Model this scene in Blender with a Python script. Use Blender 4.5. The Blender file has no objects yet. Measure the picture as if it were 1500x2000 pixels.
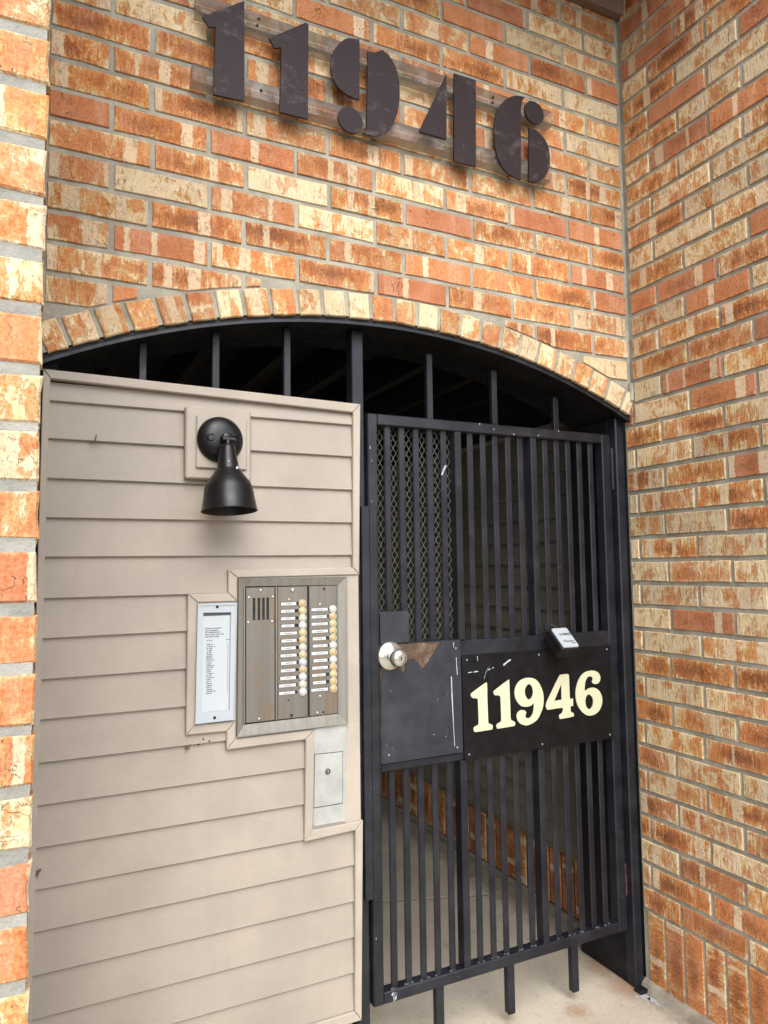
import bpy, bmesh, math, random
from mathutils import Vector, Matrix
random.seed(11946)
R = math.radians
U = 0.0813                      # one brick course (3.2 inches) in metres; all sizes below are in courses
SC = bpy.context.scene
COL = SC.collection

# ------------------------------------------------------------------ camera
cam_d = bpy.data.cameras.new('camera')
cam = bpy.data.objects.new('camera', cam_d)
COL.objects.link(cam)
yaw, pitch, roll = 0.4557808, 0.0750740, -0.0129646
fw = Vector((math.sin(yaw)*math.cos(pitch), math.cos(yaw)*math.cos(pitch), math.sin(pitch)))
rg = Vector((math.cos(yaw), -math.sin(yaw), 0)); up = rg.cross(fw)
r2 = math.cos(roll)*rg + math.sin(roll)*up; u2 = -math.sin(roll)*rg + math.cos(roll)*up
M = Matrix((r2, u2, -fw)).transposed().to_4x4()
M.translation = Vector((-24.1833, -23.8990, 18.1179))*U
cam.matrix_world = M
cam_d.sensor_fit = 'VERTICAL'; cam_d.sensor_height = 36.0; cam_d.sensor_width = 27.0
cam_d.lens = 1413.35/2000*36.0
cam_d.shift_y = 0.0012
cam_d.clip_start = 0.02; cam_d.clip_end = 1000
SC.camera = cam

# ------------------------------------------------------------------ sky, sun, exposure
SUN_EL, SUN_AZ = 46.0, -13.0     # elevation; degrees to the right (negative: left) of straight-on to the gate wall (hazy overcast, so a wide soft sun)
w = bpy.data.worlds.new('World'); SC.world = w; w.use_nodes = True
nt = w.node_tree; nt.nodes.clear()
sky = nt.nodes.new('ShaderNodeTexSky'); sky.sky_type = 'NISHITA'; sky.sun_disc = False
sky.sun_elevation = R(SUN_EL); sky.sun_rotation = R(180 - SUN_AZ)
sky.air_density = 1.0; sky.dust_density = 1.5; sky.ozone_density = 1.0
hs = nt.nodes.new('ShaderNodeHueSaturation'); hs.inputs['Saturation'].default_value = 0.50   # overcast: nearly grey sky
bg = nt.nodes.new('ShaderNodeBackground'); bg.inputs['Strength'].default_value = 0.15
wo = nt.nodes.new('ShaderNodeOutputWorld')
nt.links.new(sky.outputs[0], hs.inputs['Color']); nt.links.new(hs.outputs[0], bg.inputs[0]); nt.links.new(bg.outputs[0], wo.inputs[0])
sl = bpy.data.lights.new('sun', 'SUN'); sl.energy = 1.15; sl.angle = R(50); sl.color = (1.0, 0.985, 0.96)
so = bpy.data.objects.new('sun', sl); COL.objects.link(so)
d = Vector((-math.sin(R(SUN_AZ))*math.cos(R(SUN_EL)), math.cos(R(SUN_AZ))*math.cos(R(SUN_EL)), -math.sin(R(SUN_EL))))
so.rotation_euler = d.to_track_quat('-Z', 'Y').to_euler(); so.location = (3, -6, 8)
vs = SC.view_settings
vs.view_transform = 'Standard'; vs.look = 'None'; vs.gamma = 1.0; vs.use_curve_mapping = False
vs.exposure = 1.67

# ------------------------------------------------------------------ material helpers
class NB:
    def __init__(s, name):
        s.m = bpy.data.materials.new(name); s.m.use_nodes = True
        s.nt = s.m.node_tree; s.nt.nodes.clear()
        s.out = s.nt.nodes.new('ShaderNodeOutputMaterial')
        s.b = s.nt.nodes.new('ShaderNodeBsdfPrincipled')
        s.nt.links.new(s.b.outputs[0], s.out.inputs[0])
    def put(s, sock, v):
        if hasattr(v, 'is_linked') or isinstance(v, bpy.types.NodeSocket): s.nt.links.new(v, sock)
        else: sock.default_value = v
    def node(s, t, props=None, **ins):
        n = s.nt.nodes.new(t)
        for k, v in (props or {}).items(): setattr(n, k, v)
        for k, v in ins.items():
            s.put(n.inputs[int(k[1:])] if k[0] == 'i' and k[1:].isdigit() else n.inputs[k.replace('_', ' ')], v)
        return n
    def math(s, op, a, b=0.0, c=0.0, clamp=False):
        n = s.node('ShaderNodeMath', {'operation': op, 'use_clamp': clamp}); s.put(n.inputs[0], a); s.put(n.inputs[1], b); s.put(n.inputs[2], c)
        return n.outputs[0]
    def vmath(s, op, a, b=(0, 0, 0)):
        n = s.node('ShaderNodeVectorMath', {'operation': op}); s.put(n.inputs[0], a); s.put(n.inputs[1], b); return n.outputs[0]
    def noise(s, vec, scale, detail=3.0, rough=0.55, dist=0.0, dims='3D', w=None):
        n = s.node('ShaderNodeTexNoise', {'noise_dimensions': dims})
        if vec is not None and dims != '1D': s.put(n.inputs['Vector'], vec)
        if w is not None: s.put(n.inputs['W'], w)
        s.put(n.inputs['Scale'], scale); s.put(n.inputs['Detail'], detail); s.put(n.inputs['Roughness'], rough); s.put(n.inputs['Distortion'], dist)
        return n.outputs['Fac']
    def step(s, v, lo, hi, a=0.0, b=1.0):
        n = s.node('ShaderNodeMapRange', {'interpolation_type': 'SMOOTHSTEP'})
        s.put(n.inputs[0], v); s.put(n.inputs[1], lo); s.put(n.inputs[2], hi); s.put(n.inputs[3], a); s.put(n.inputs[4], b)
        return n.outputs[0]
    def mix(s, f, a, b, mode='MIX'):
        n = s.node('ShaderNodeMix', {'data_type': 'RGBA', 'blend_type': mode})
        s.put(n.inputs[0], f); s.put(n.inputs[6], a if not isinstance(a, tuple) else a+(1,)*(4-len(a))); s.put(n.inputs[7], b if not isinstance(b, tuple) else b+(1,)*(4-len(b)))
        return n.outputs[2]
    def sep(s, v):
        n = s.node('ShaderNodeSeparateXYZ'); s.put(n.inputs[0], v); return n.outputs
    def comb(s, x, y, z):
        n = s.node('ShaderNodeCombineXYZ'); s.put(n.inputs[0], x); s.put(n.inputs[1], y); s.put(n.inputs[2], z); return n.outputs[0]
    def bump(s, h, dist, strength=1.0, normal=None):
        n = s.node('ShaderNodeBump'); s.put(n.inputs['Strength'], strength); s.put(n.inputs['Distance'], dist); s.put(n.inputs['Height'], h)
        if normal is not None: s.put(n.inputs['Normal'], normal)
        return n.outputs[0]
    def coords(s): return s.node('ShaderNodeTexCoord').outputs
    def fin(s, color, rough=0.6, metal=0.0, normal=None, spec=0.5, **kw):
        s.put(s.b.inputs['Base Color'], color if not isinstance(color, tuple) else color+(1,)*(4-len(color)))
        s.put(s.b.inputs['Roughness'], rough); s.put(s.b.inputs['Metallic'], metal); s.put(s.b.inputs['Specular IOR Level'], spec)
        if normal is not None: s.put(s.b.inputs['Normal'], normal)
        for k, v in kw.items(): s.put(s.b.inputs[k.replace('_', ' ')], v)
        return s.m

def brick_material():
    n = NB('flashed_brick')
    tc = n.coords(); P = tc['Object']; G = n.sep(tc['Generated']); gx, gz = G[0], G[2]
    oi = n.node('ShaderNodeObjectInfo'); rnd = oi.outputs['Random']
    kind = n.node('ShaderNodeSeparateColor'); n.put(kind.inputs[0], oi.outputs['Color'])
    pale, scorch, smooth = kind.outputs[0], kind.outputs[1], kind.outputs[2]
    off = n.comb(n.math('MULTIPLY', rnd, 61.0), n.math('MULTIPLY', rnd, 23.0), n.math('MULTIPLY', rnd, 37.0))
    Q = n.vmath('ADD', P, off); q = n.sep(Q); p = n.sep(P)
    r2_ = n.math('FRACT', n.math('MULTIPLY', rnd, 17.31)); r3_ = n.math('FRACT', n.math('MULTIPLY', rnd, 53.7))
    r4_ = n.math('FRACT', n.math('MULTIPLY', rnd, 91.3))
    big = n.noise(Q, 20.0, 4.0, 0.65)
    mid = n.noise(Q, 55.0, 4.0, 0.65, 0.6)
    fine = n.noise(Q, 170.0, 4.0, 0.75)
    inv_s = n.math('SUBTRACT', 1.0, smooth)
    # wavy upright drag lines left by the wire
    wx = n.comb(n.math('MULTIPLY', q[0], 1.9), q[1], n.math('MULTIPLY', q[2], 0.38))
    drag = n.noise(wx, 62.0, 3.0, 0.62, 1.0)
    dragc = n.math('SUBTRACT', drag, 0.5)
    orange = n.mix(n.step(big, 0.30, 0.70), (0.41, 0.092, 0.016), (0.46, 0.160, 0.040))
    orange = n.mix(n.math('MULTIPLY', n.step(r2_, 0.3, 1.0), 0.6), orange, (0.33, 0.070, 0.018))
    orange = n.mix(n.math('MULTIPLY', n.step(r4_, 0.55, 1.0), 0.6), orange, (0.47, 0.185, 0.052))
    salmon = n.mix(n.step(big, 0.35, 0.65), (0.43, 0.120, 0.050), (0.46, 0.180, 0.100))
    salmon = n.mix(n.math('MULTIPLY', r3_, 0.45), salmon, (0.40, 0.165, 0.036))
    col = n.mix(smooth, orange, salmon)
    col = n.mix(n.math('MULTIPLY', n.step(mid, 0.42, 0.66), n.math('MULTIPLY', inv_s, 0.55)), col, (0.50, 0.225, 0.085))
    # bands of kiln flashing along the brick
    wob = n.math('MULTIPLY', n.math('SUBTRACT', n.noise(Q, 70.0, 3.0, 0.7), 0.5), 0.016)
    bx = n.math('ADD', n.math('ADD', p[0], wob), n.math('MULTIPLY', rnd, 9.0))
    b1 = n.noise(None, 17.0, 0.0, 0.5, 0.0, '1D', bx)
    b2 = n.noise(None, 11.0, 0.0, 0.5, 0.0, '1D', n.math('ADD', bx, 31.7))
    b3 = n.noise(None, 14.0, 1.0, 0.5, 0.0, '1D', n.math('ADD', bx, 77.1))
    fade = n.step(n.math('ADD', mid, n.math('MULTIPLY', dragc, 0.6)), 0.30, 0.60)
    col = n.mix(n.math('MULTIPLY', n.math('MULTIPLY', n.step(b2, 0.53, 0.57), fade), 0.55), col, (0.50, 0.25, 0.150))
    col = n.mix(n.math('MULTIPLY', n.math('MULTIPLY', n.step(b3, 0.57, 0.62), fade), 0.50), col, (0.30, 0.088, 0.022))
    # scorched heart
    dx = n.math('MULTIPLY', n.math('SUBTRACT', n.math('ADD', gx, n.math('MULTIPLY', n.math('SUBTRACT', r2_, 0.5), 0.5)), 0.5), 2.0)
    dz = n.math('MULTIPLY', n.math('SUBTRACT', n.math('ADD', gz, n.math('MULTIPLY', n.math('SUBTRACT', r3_, 0.5), 0.3)), 0.5), 2.1)
    dist = n.math('SQRT', n.math('ADD', n.math('MULTIPLY', dx, dx), n.math('MULTIPLY', dz, dz)))
    dist = n.math('ADD', dist, n.math('MULTIPLY', dragc, 1.5))
    dist = n.math('ADD', dist, n.math('MULTIPLY', n.math('SUBTRACT', big, 0.5), 0.9))
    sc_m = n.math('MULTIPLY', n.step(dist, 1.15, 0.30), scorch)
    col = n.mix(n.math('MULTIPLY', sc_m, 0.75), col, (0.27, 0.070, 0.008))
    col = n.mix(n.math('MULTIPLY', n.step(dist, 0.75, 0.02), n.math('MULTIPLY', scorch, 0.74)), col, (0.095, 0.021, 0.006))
    # cream slip, worn and dragged, heavier towards the edges
    ex = n.math('MINIMUM', gx, n.math('SUBTRACT', 1.0, gx)); ez = n.math('MINIMUM', gz, n.math('SUBTRACT', 1.0, gz))
    edge = n.math('MAXIMUM', n.step(ex, 0.06, 0.0), n.step(ez, 0.15, 0.0))
    patch = n.noise(n.comb(n.math('MULTIPLY', q[0], 1.15), n.math('ADD', q[1], 4.0), n.math('MULTIPLY', q[2], 0.85)), 21.0, 5.0, 0.62, 0.6)
    rp = n.math('ADD', patch, n.math('MULTIPLY', dragc, n.math('SUBTRACT', 0.46, n.math('MULTIPLY', smooth, 0.34))))
    rp = n.math('ADD', rp, n.math('MULTIPLY', n.math('SUBTRACT', fine, 0.5), 0.20))
    rp = n.math('ADD', rp, n.math('MULTIPLY', edge, 0.09))
    rp = n.math('ADD', rp, n.math('MULTIPLY', n.math('SUBTRACT', pale, 0.5), 0.34))
    rp = n.math('SUBTRACT', rp, n.math('MULTIPLY', smooth, 0.13))
    rp = n.math('SUBTRACT', rp, n.math('MULTIPLY', sc_m, 0.22))
    cream_c = n.mix(n.step(mid, 0.3, 0.7), (0.58, 0.41, 0.19), (0.69, 0.58, 0.39))
    am = n.math('SUBTRACT', 0.80, n.math('MULTIPLY', smooth, 0.55))
    col = n.mix(n.math('MULTIPLY', n.step(rp, 0.34, 0.50), am), col, n.mix(r4_, (0.50, 0.215, 0.045), (0.50, 0.205, 0.085)))
    col = n.mix(n.math('MULTIPLY', n.step(rp, 0.45, 0.57), 0.70), col, n.mix(r2_, (0.55, 0.335, 0.120), (0.55, 0.330, 0.180)))
    slip = n.step(rp, 0.50, 0.66)
    hard = n.step(rp, 0.555, 0.585)
    slipm = n.math('ADD', n.math('MULTIPLY', slip, 0.60), n.math('MULTIPLY', hard, 0.30))
    col = n.mix(slipm, col, cream_c)
    lo = n.math('SUBTRACT', 0.72, n.math('MULTIPLY', pale, 0.13))
    bandp = n.math('MULTIPLY', n.math('MULTIPLY', n.step(b1, lo, n.math('ADD', lo, 0.02)), n.step(fade, 0.0, 0.5, 0.45, 1.0)), 0.85)
    col = n.mix(bandp, col, n.mix(big, (0.58, 0.43, 0.25), (0.67, 0.56, 0.40)))
    # full cream coat on a few bricks
    coat = n.step(n.math('ADD', pale, n.math('MULTIPLY', n.math('SUBTRACT', n.math('ADD', patch, n.math('MULTIPLY', dragc, 0.5)), 0.5), 0.7)), 0.86, 1.04)
    col = n.mix(n.math('MULTIPLY', coat, 0.88), col, n.mix(mid, (0.58, 0.445, 0.25), (0.70, 0.60, 0.42)))
    # grooves, specks and cracks
    col = n.mix(n.math('MULTIPLY', n.step(drag, 0.42, 0.30), n.math('MULTIPLY', inv_s, 0.28)), col, (0.33, 0.115, 0.025))
    col = n.mix(n.math('MULTIPLY', n.step(n.noise(Q, 190.0, 2.0, 0.5), 0.68, 0.75), 0.6), col, (0.09, 0.04, 0.02))
    crack = n.noise(n.vmath('ADD', Q, (0, 9.0, 0)), 26.0, 2.0, 0.5, 1.5)
    cr = n.math('MULTIPLY', n.step(n.math('ABSOLUTE', n.math('SUBTRACT', crack, 0.5)), 0.012, 0.002), n.step(n.noise(Q, 14.0, 1.0), 0.56, 0.66))
    col = n.mix(n.math('MULTIPLY', cr, n.math('SUBTRACT', 0.60, n.math('MULTIPLY', pale, 0.55))), col, (0.14, 0.05, 0.02))
    col = n.mix(0.15, col, n.mix(n.step(fine, 0.35, 0.65), (0.16, 0.05, 0.015), (0.70, 0.54, 0.33)))
    tint = n.math('ADD', 0.80, n.math('MULTIPLY', r3_, 0.32))
    col = n.vmath('MULTIPLY', col, n.comb(tint, tint, tint))
    relief = n.math('ADD', n.math('MULTIPLY', drag, n.math('SUBTRACT', 1.0, n.math('MULTIPLY', smooth, 0.7))), n.math('MULTIPLY', fine, 0.45))
    relief = n.math('ADD', relief, n.math('MULTIPLY', hard, 0.30))
    relief = n.math('SUBTRACT', relief, n.math('MULTIPLY', cr, 1.2))
    return n.fin(col, 0.85, 0.0, n.bump(relief, 0.0045, 0.9), 0.2)

def mortar_material(name, c1, c2):
    n = NB(name); P = n.coords()['Object']
    a = n.noise(P, 12.0, 3.0, 0.6); f = n.noise(P, 260.0, 4.0, 0.7); g = n.noise(P, 60.0, 3.0, 0.6)
    col = n.mix(n.step(a, 0.35, 0.65), c1, c2)
    col = n.mix(n.math('MULTIPLY', n.step(f, 0.60, 0.74), 0.5), col, (0.14, 0.12, 0.095))
    col = n.mix(n.math('MULTIPLY', n.step(f, 0.40, 0.28), 0.4), col, (0.46, 0.42, 0.35))
    h = n.math('ADD', n.math('MULTIPLY', f, 0.5), g)
    return n.fin(col, 0.92, 0.0, n.bump(h, 0.004, 0.9), 0.15)

def paint_material(name, c, rough=0.42, chips=True, spec=0.5, orange=0.0006):
    n = NB(name); P = n.coords()['Object']; W = n.node('ShaderNodeNewGeometry').outputs['Position']
    a = n.noise(W, 9.0, 4.0, 0.6); f = n.noise(W, 240.0, 3.0, 0.6)
    c2 = tuple(x*1.5+0.006 for x in c)
    col = n.mix(n.step(a, 0.35, 0.7), c, c2)
    if chips:
        col = n.mix(n.math('MULTIPLY', n.step(n.noise(W, 120.0, 3.0, 0.6), 0.73, 0.78), 0.5), col, (0.25, 0.25, 0.26))
        col = n.mix(n.math('MULTIPLY', n.step(n.noise(W, 30.0, 5.0, 0.7), 0.66, 0.74), 0.35), col, (0.10, 0.095, 0.085))
    rr = n.step(n.noise(W, 25.0, 4.0, 0.65), 0.3, 0.7, rough-0.08, rough+0.14)
    return n.fin(col, rr, 0.0, n.bump(n.noise(W, 300.0, 2.0), orange, 0.7), spec)

def siding_material(name, c):
    n = NB(name); W = n.node('ShaderNodeNewGeometry').outputs['Position']; s = n.sep(W)
    g = n.comb(n.math('MULTIPLY', s[0], 0.12), n.math('MULTIPLY', s[1], 0.12), s[2])
    grain = n.noise(g, 420.0, 3.0, 0.6, 0.6); cloud = n.noise(W, 3.5, 4.0, 0.6)
    streak = n.noise(n.comb(n.math('MULTIPLY', s[0], 3.0), n.math('MULTIPLY', s[1], 3.0), n.math('MULTIPLY', s[2], 0.25)), 5.0, 4.0, 0.6)
    dk = tuple(x*0.86 for x in c); lt = tuple(min(1, x*1.08) for x in c)
    col = n.mix(n.step(cloud, 0.3, 0.7), dk, lt)
    col = n.mix(n.math('MULTIPLY', n.step(grain, 0.35, 0.65), 0.16), col, tuple(x*0.72 for x in c))
    col = n.mix(n.math('MULTIPLY', n.step(streak, 0.56, 0.75), 0.25), col, tuple(x*0.78 for x in c))
    col = n.mix(n.math('MULTIPLY', n.step(n.noise(W, 180.0, 2.0), 0.75, 0.80), 0.5), col, (0.12, 0.09, 0.065))
    low = n.step(n.math('ADD', s[2], n.math('MULTIPLY', n.math('SUBTRACT', n.noise(W, 5.0, 4.0, 0.6), 0.5), 0.5)), 0.75, 0.15)
    col = n.mix(n.math('MULTIPLY', low, 0.18), col, tuple(x*0.6 for x in c))
    col = n.mix(n.math('MULTIPLY', n.step(n.noise(W, 28.0, 6.0, 0.75), 0.60, 0.78), 0.22), col, tuple(x*0.62 for x in c))
    return n.fin(col, n.step(cloud, 0.3, 0.7, 0.48, 0.66), 0.0, n.bump(n.math('ADD', grain, n.math('MULTIPLY', cloud, 2.0)), 0.0008, 0.7), 0.35)

def concrete_material(name, c1, c2, rust=False):
    n = NB(name); W = n.node('ShaderNodeNewGeometry').outputs['Position']
    a = n.noise(W, 2.6, 5.0, 0.62); f = n.noise(W, 210.0, 4.0, 0.75); s = n.noise(W, 95.0, 4.0, 0.75)
    col = n.mix(n.step(a, 0.32, 0.68), c1, c2)
    col = n.mix(n.math('MULTIPLY', n.step(s, 0.57, 0.68), 0.55), col, tuple(x*0.42 for x in c1))
    col = n.mix(n.math('MULTIPLY', n.step(f, 0.60, 0.72), 0.55), col, tuple(x*0.35 for x in c1))
    col = n.mix(n.math('MULTIPLY', n.step(f, 0.40, 0.27), 0.45), col, tuple(min(1, x*1.35) for x in c2))
    col = n.mix(n.math('MULTIPLY', n.step(n.noise(W, 16.0, 5.0, 0.7), 0.55, 0.72), 0.35), col, tuple(x*0.6 for x in c1))
    crk = n.noise(W, 1.7, 3.0, 0.55, 0.4)
    col = n.mix(n.math('MULTIPLY', n.step(n.math('ABSOLUTE', n.math('SUBTRACT', crk, 0.5)), 0.0018, 0.0005), 0.25), col, tuple(x*0.3 for x in c1))
    xs_ = n.sep(W)
    dirt = n.step(n.math('ADD', xs_[0], n.math('MULTIPLY', n.math('SUBTRACT', n.noise(W, 22.0, 5.0, 0.7), 0.5), 0.16)), -0.13, 0.0)
    col = n.mix(n.math('MULTIPLY', dirt, 0.6), col, (0.11, 0.085, 0.06))
    if rust:
        for (rx, ry, rr_) in ((-3.75, 0.55, 0.75), (-7.0, 0.55, 0.8), (-10.2, 0.6, 0.8), (-0.75, 0.9, 1.3), (-0.55, 2.6, 1.1)):
            dd = n.node('ShaderNodeVectorMath', {'operation': 'DISTANCE'}); n.put(dd.inputs[0], W); dd.inputs[1].default_value = (rx*U, ry*U, 0.0)
            m = n.math('ADD', dd.outputs['Value'], n.math('MULTIPLY', n.math('SUBTRACT', n.noise(W, 45.0, 4.0, 0.7), 0.5), 0.10))
            col = n.mix(n.math('MULTIPLY', n.step(m, rr_*U, 0.15*U), 0.50), col, (0.27, 0.12, 0.05))
    return n.fin(col, 0.9, 0.0, n.bump(n.math('ADD', f, s), 0.0018, 0.8), 0.2)

def simple(name, c, rough=0.5, metal=0.0, spec=0.5, var=0.12, scale=40.0, bump=0.0004, **kw):
    n = NB(name); W = n.node('ShaderNodeNewGeometry').outputs['Position']
    f = n.noise(W, scale, 4.0, 0.6)
    col = n.mix(f, tuple(x*(1-var) for x in c), tuple(min(1, x*(1+var)) for x in c))
    return n.fin(col, n.step(f, 0.3, 0.7, rough*0.85, min(1, rough*1.15)), metal, n.bump(n.noise(W, 260.0, 2.0), bump, 0.5), spec, **kw)

def brushed(name, c, stain, rough=0.38):
    n = NB(name); W = n.node('ShaderNodeNewGeometry').outputs['Position']; s = n.sep(W)
    g = n.comb(n.math('MULTIPLY', s[0], 1.0), s[1], n.math('MULTIPLY', s[2], 0.02))
    br = n.noise(g, 420.0, 4.0, 0.7); wide = n.noise(g, 55.0, 3.0, 0.6)
    run = n.noise(n.comb(s[0], s[1], n.math('MULTIPLY', s[2], 0.10)), 75.0, 4.0, 0.65); bl = n.noise(W, 13.0, 3.0, 0.6)
    low = n.step(s[2], 15.2*U, 12.9*U)
    col = n.mix(n.step(wide, 0.35, 0.65), tuple(x*0.90 for x in c), tuple(x*1.07 for x in c))
    col = n.mix(n.math('MULTIPLY', n.step(br, 0.4, 0.6), 0.14), col, tuple(x*0.6 for x in c))
    st = n.math('MULTIPLY', n.step(run, 0.47, 0.66), n.step(bl, 0.38, 0.60))
    col = n.mix(n.math('MULTIPLY', st, 0.7), col, stain)
    return n.fin(col, n.step(br, 0.3, 0.7, rough-0.06, rough+0.14), 0.45, n.bump(br, 0.0005, 0.6), 0.5)

def numeral_material():
    n = NB('aubergine_paint'); W = n.node('ShaderNodeNewGeometry').outputs['Position']; s = n.sep(W)
    a = n.noise(W, 22.0, 4.0, 0.6); b = n.noise(n.comb(s[0], s[1], n.math('MULTIPLY', s[2], 1.7)), 9.0, 7.0, 0.78, 0.8); f = n.noise(W, 300.0, 2.0, 0.6)
    col = n.mix(a, (0.018, 0.0105, 0.0118), (0.026, 0.0158, 0.0175))
    col = n.mix(n.math('MULTIPLY', n.step(b, 0.53, 0.64), 0.6), col, (0.085, 0.066, 0.067))
    col = n.mix(n.math('MULTIPLY', n.step(f, 0.66, 0.74), 0.25), col, (0.2, 0.17, 0.16))
    return n.fin(col, 0.6, 0.0, n.bump(f, 0.0004, 0.6), 0.2)
def acrylic_material(name, frosted):
    n = NB(name); nt = n.nt; W = n.node('ShaderNodeNewGeometry').outputs['Position']
    tr = n.node('ShaderNodeBsdfTransparent'); tr.inputs[0].default_value = (0.93, 0.91, 0.88, 1)
    hz = n.noise(W, 16.0, 5.0, 0.7)
    n.fin(n.mix(hz, (0.22, 0.20, 0.175), (0.42, 0.395, 0.36)), 0.30 if not frosted else 0.7, 0.0, None, 0.4)
    mx = n.node('ShaderNodeMixShader')
    n.put(mx.inputs[0], n.step(hz, 0.42, 0.72, 0.66 if frosted else 0.10, 0.82 if frosted else 0.40))
    nt.links.new(tr.outputs[0], mx.inputs[1]); nt.links.new(n.b.outputs[0], mx.inputs[2]); nt.links.new(mx.outputs[0], n.out.inputs[0])
    return n.m

MAT = {}
MAT['brick'] = brick_material()
MAT['mortar'] = mortar_material('tooled_mortar', (0.245, 0.228, 0.180), (0.34, 0.320, 0.258))
MAT['mortar_pier'] = mortar_material('pale_mortar', (0.215, 0.205, 0.175), (0.30, 0.285, 0.245))
MAT['iron'] = paint_material('charcoal_paint', (0.0062, 0.0068, 0.0098), 0.40, True, 0.36)
MAT['black'] = paint_material('black_paint', (0.004, 0.004, 0.0045), 0.55, True, 0.25)
MAT['plate'] = paint_material('sheet_paint', (0.0125, 0.0138, 0.019), 0.42, orange=0.0012)
MAT['signplate'] = simple('sign_black', (0.0045, 0.0047, 0.0055), 0.42, spec=0.22, var=0.5, scale=25)
MAT['siding'] = siding_material('taupe_vinyl', (0.308, 0.266, 0.218))
MAT['trim'] = siding_material('taupe_trim', (0.350, 0.304, 0.249))
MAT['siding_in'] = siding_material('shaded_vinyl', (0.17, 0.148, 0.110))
MAT['concrete'] = concrete_material('broom_concrete', (0.40, 0.345, 0.265), (0.49, 0.43, 0.345), True)
MAT['ground'] = concrete_material('pavement_concrete', (0.15, 0.15, 0.155), (0.20, 0.20, 0.205))
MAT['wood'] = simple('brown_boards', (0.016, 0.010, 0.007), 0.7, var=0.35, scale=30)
MAT['soffit'] = simple('soffit_boards', (0.16, 0.10, 0.07), 0.7, var=0.3, scale=30)
MAT['numeral'] = numeral_material()
MAT['acrylic'] = acrylic_material('clear_acrylic', False); MAT['frosted'] = acrylic_material('sawn_acrylic', True)
MAT['cream'] = simple('cream_vinyl', (0.46, 0.45, 0.305), 0.6, spec=0.2, var=0.04)
MAT['silver'] = simple('satin_silver', (0.62, 0.62, 0.565), 0.22, 0.9, var=0.08)
MAT['screw'] = simple('zinc_screw', (0.60, 0.58, 0.53), 0.35, 0.9)
MAT['dullscrew'] = simple('dull_screw', (0.18, 0.18, 0.18), 0.5, 0.3)
MAT['steel'] = brushed('stained_steel', (0.165, 0.148, 0.126), (0.190, 0.115, 0.050))
MAT['steelframe'] = brushed('frame_steel', (0.205, 0.194, 0.170), (0.20, 0.15, 0.09), 0.48)
MAT['galv'] = simple('mottled_aluminium', (0.34, 0.345, 0.32), 0.5, 0.15, var=0.34, scale=18)
MAT['white'] = simple('white_enamel', (0.35, 0.38, 0.395), 0.45, var=0.04)
MAT['boxface'] = simple('pale_grey_plastic', (0.30, 0.33, 0.35), 0.5, var=0.06)
MAT['paper'] = simple('white_paper', (0.39, 0.42, 0.43), 0.7, var=0.02)
MAT['label'] = simple('white_label', (0.44, 0.45, 0.44), 0.6, var=0.05)
MAT['ink'] = simple('grey_ink', (0.07, 0.08, 0.09), 0.7)
MAT['inkdark'] = simple('dark_ink', (0.05, 0.055, 0.065), 0.6)
MAT['dark'] = simple('dark_hole', (0.006, 0.006, 0.006), 0.8)
MAT['gold'] = simple('amber_button', (0.40, 0.285, 0.125), 0.35, var=0.1)
MAT['yellow'] = simple('yellow_button', (0.43, 0.35, 0.175), 0.35, var=0.1)
MAT['ivory'] = simple('ivory_button', (0.43, 0.41, 0.29), 0.35, var=0.06)
MAT['pearl'] = simple('pearl_button', (0.46, 0.46, 0.425), 0.3, var=0.05)
MAT['blue'] = simple('cool_white_button', (0.37, 0.42, 0.46), 0.3, var=0.05)
MAT['lamp'] = simple('lamp_black', (0.005, 0.005, 0.006), 0.36, spec=0.35, var=0.4, scale=20)
MAT['rust'] = simple('red_rust', (0.075, 0.017, 0.012), 0.8, var=0.4, scale=60)
MAT['weld'] = simple('scuffed_weld', (0.05, 0.052, 0.06), 0.5, var=0.8, scale=50)
MAT['ply'] = None
MAT['wire'] = simple('bare_wire', (0.10, 0.09, 0.073), 0.6, 0.0, var=0.2)
MAT['caulk'] = simple('white_caulk', (0.36, 0.35, 0.345), 0.7, var=0.1)
MAT['splash'] = simple('white_splash', (0.34, 0.36, 0.39), 0.6, var=0.4)
MAT['curb'] = mortar_material('curb_mortar', (0.20, 0.17, 0.13), (0.28, 0.245, 0.195))
MAT['bug'] = simple('brown_chitin', (0.10, 0.045, 0.018), 0.6)
def ply_material():
    n = NB('bare_plywood'); W = n.node('ShaderNodeNewGeometry').outputs['Position']; s = n.sep(W)
    g = n.comb(s[0], s[1], n.math('MULTIPLY', s[2], 0.06)); a = n.noise(g, 330.0, 4.0, 0.6, 0.4); b = n.noise(W, 30.0, 4.0, 0.6)
    col = n.mix(a, (0.032, 0.018, 0.012), (0.115, 0.074, 0.050)); col = n.mix(n.step(b, 0.45, 0.7), col, (0.16, 0.115, 0.085))
    return n.fin(col, 0.75, 0.0, n.bump(a, 0.0008, 0.7), 0.2)
MAT['ply'] = ply_material()

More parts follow.
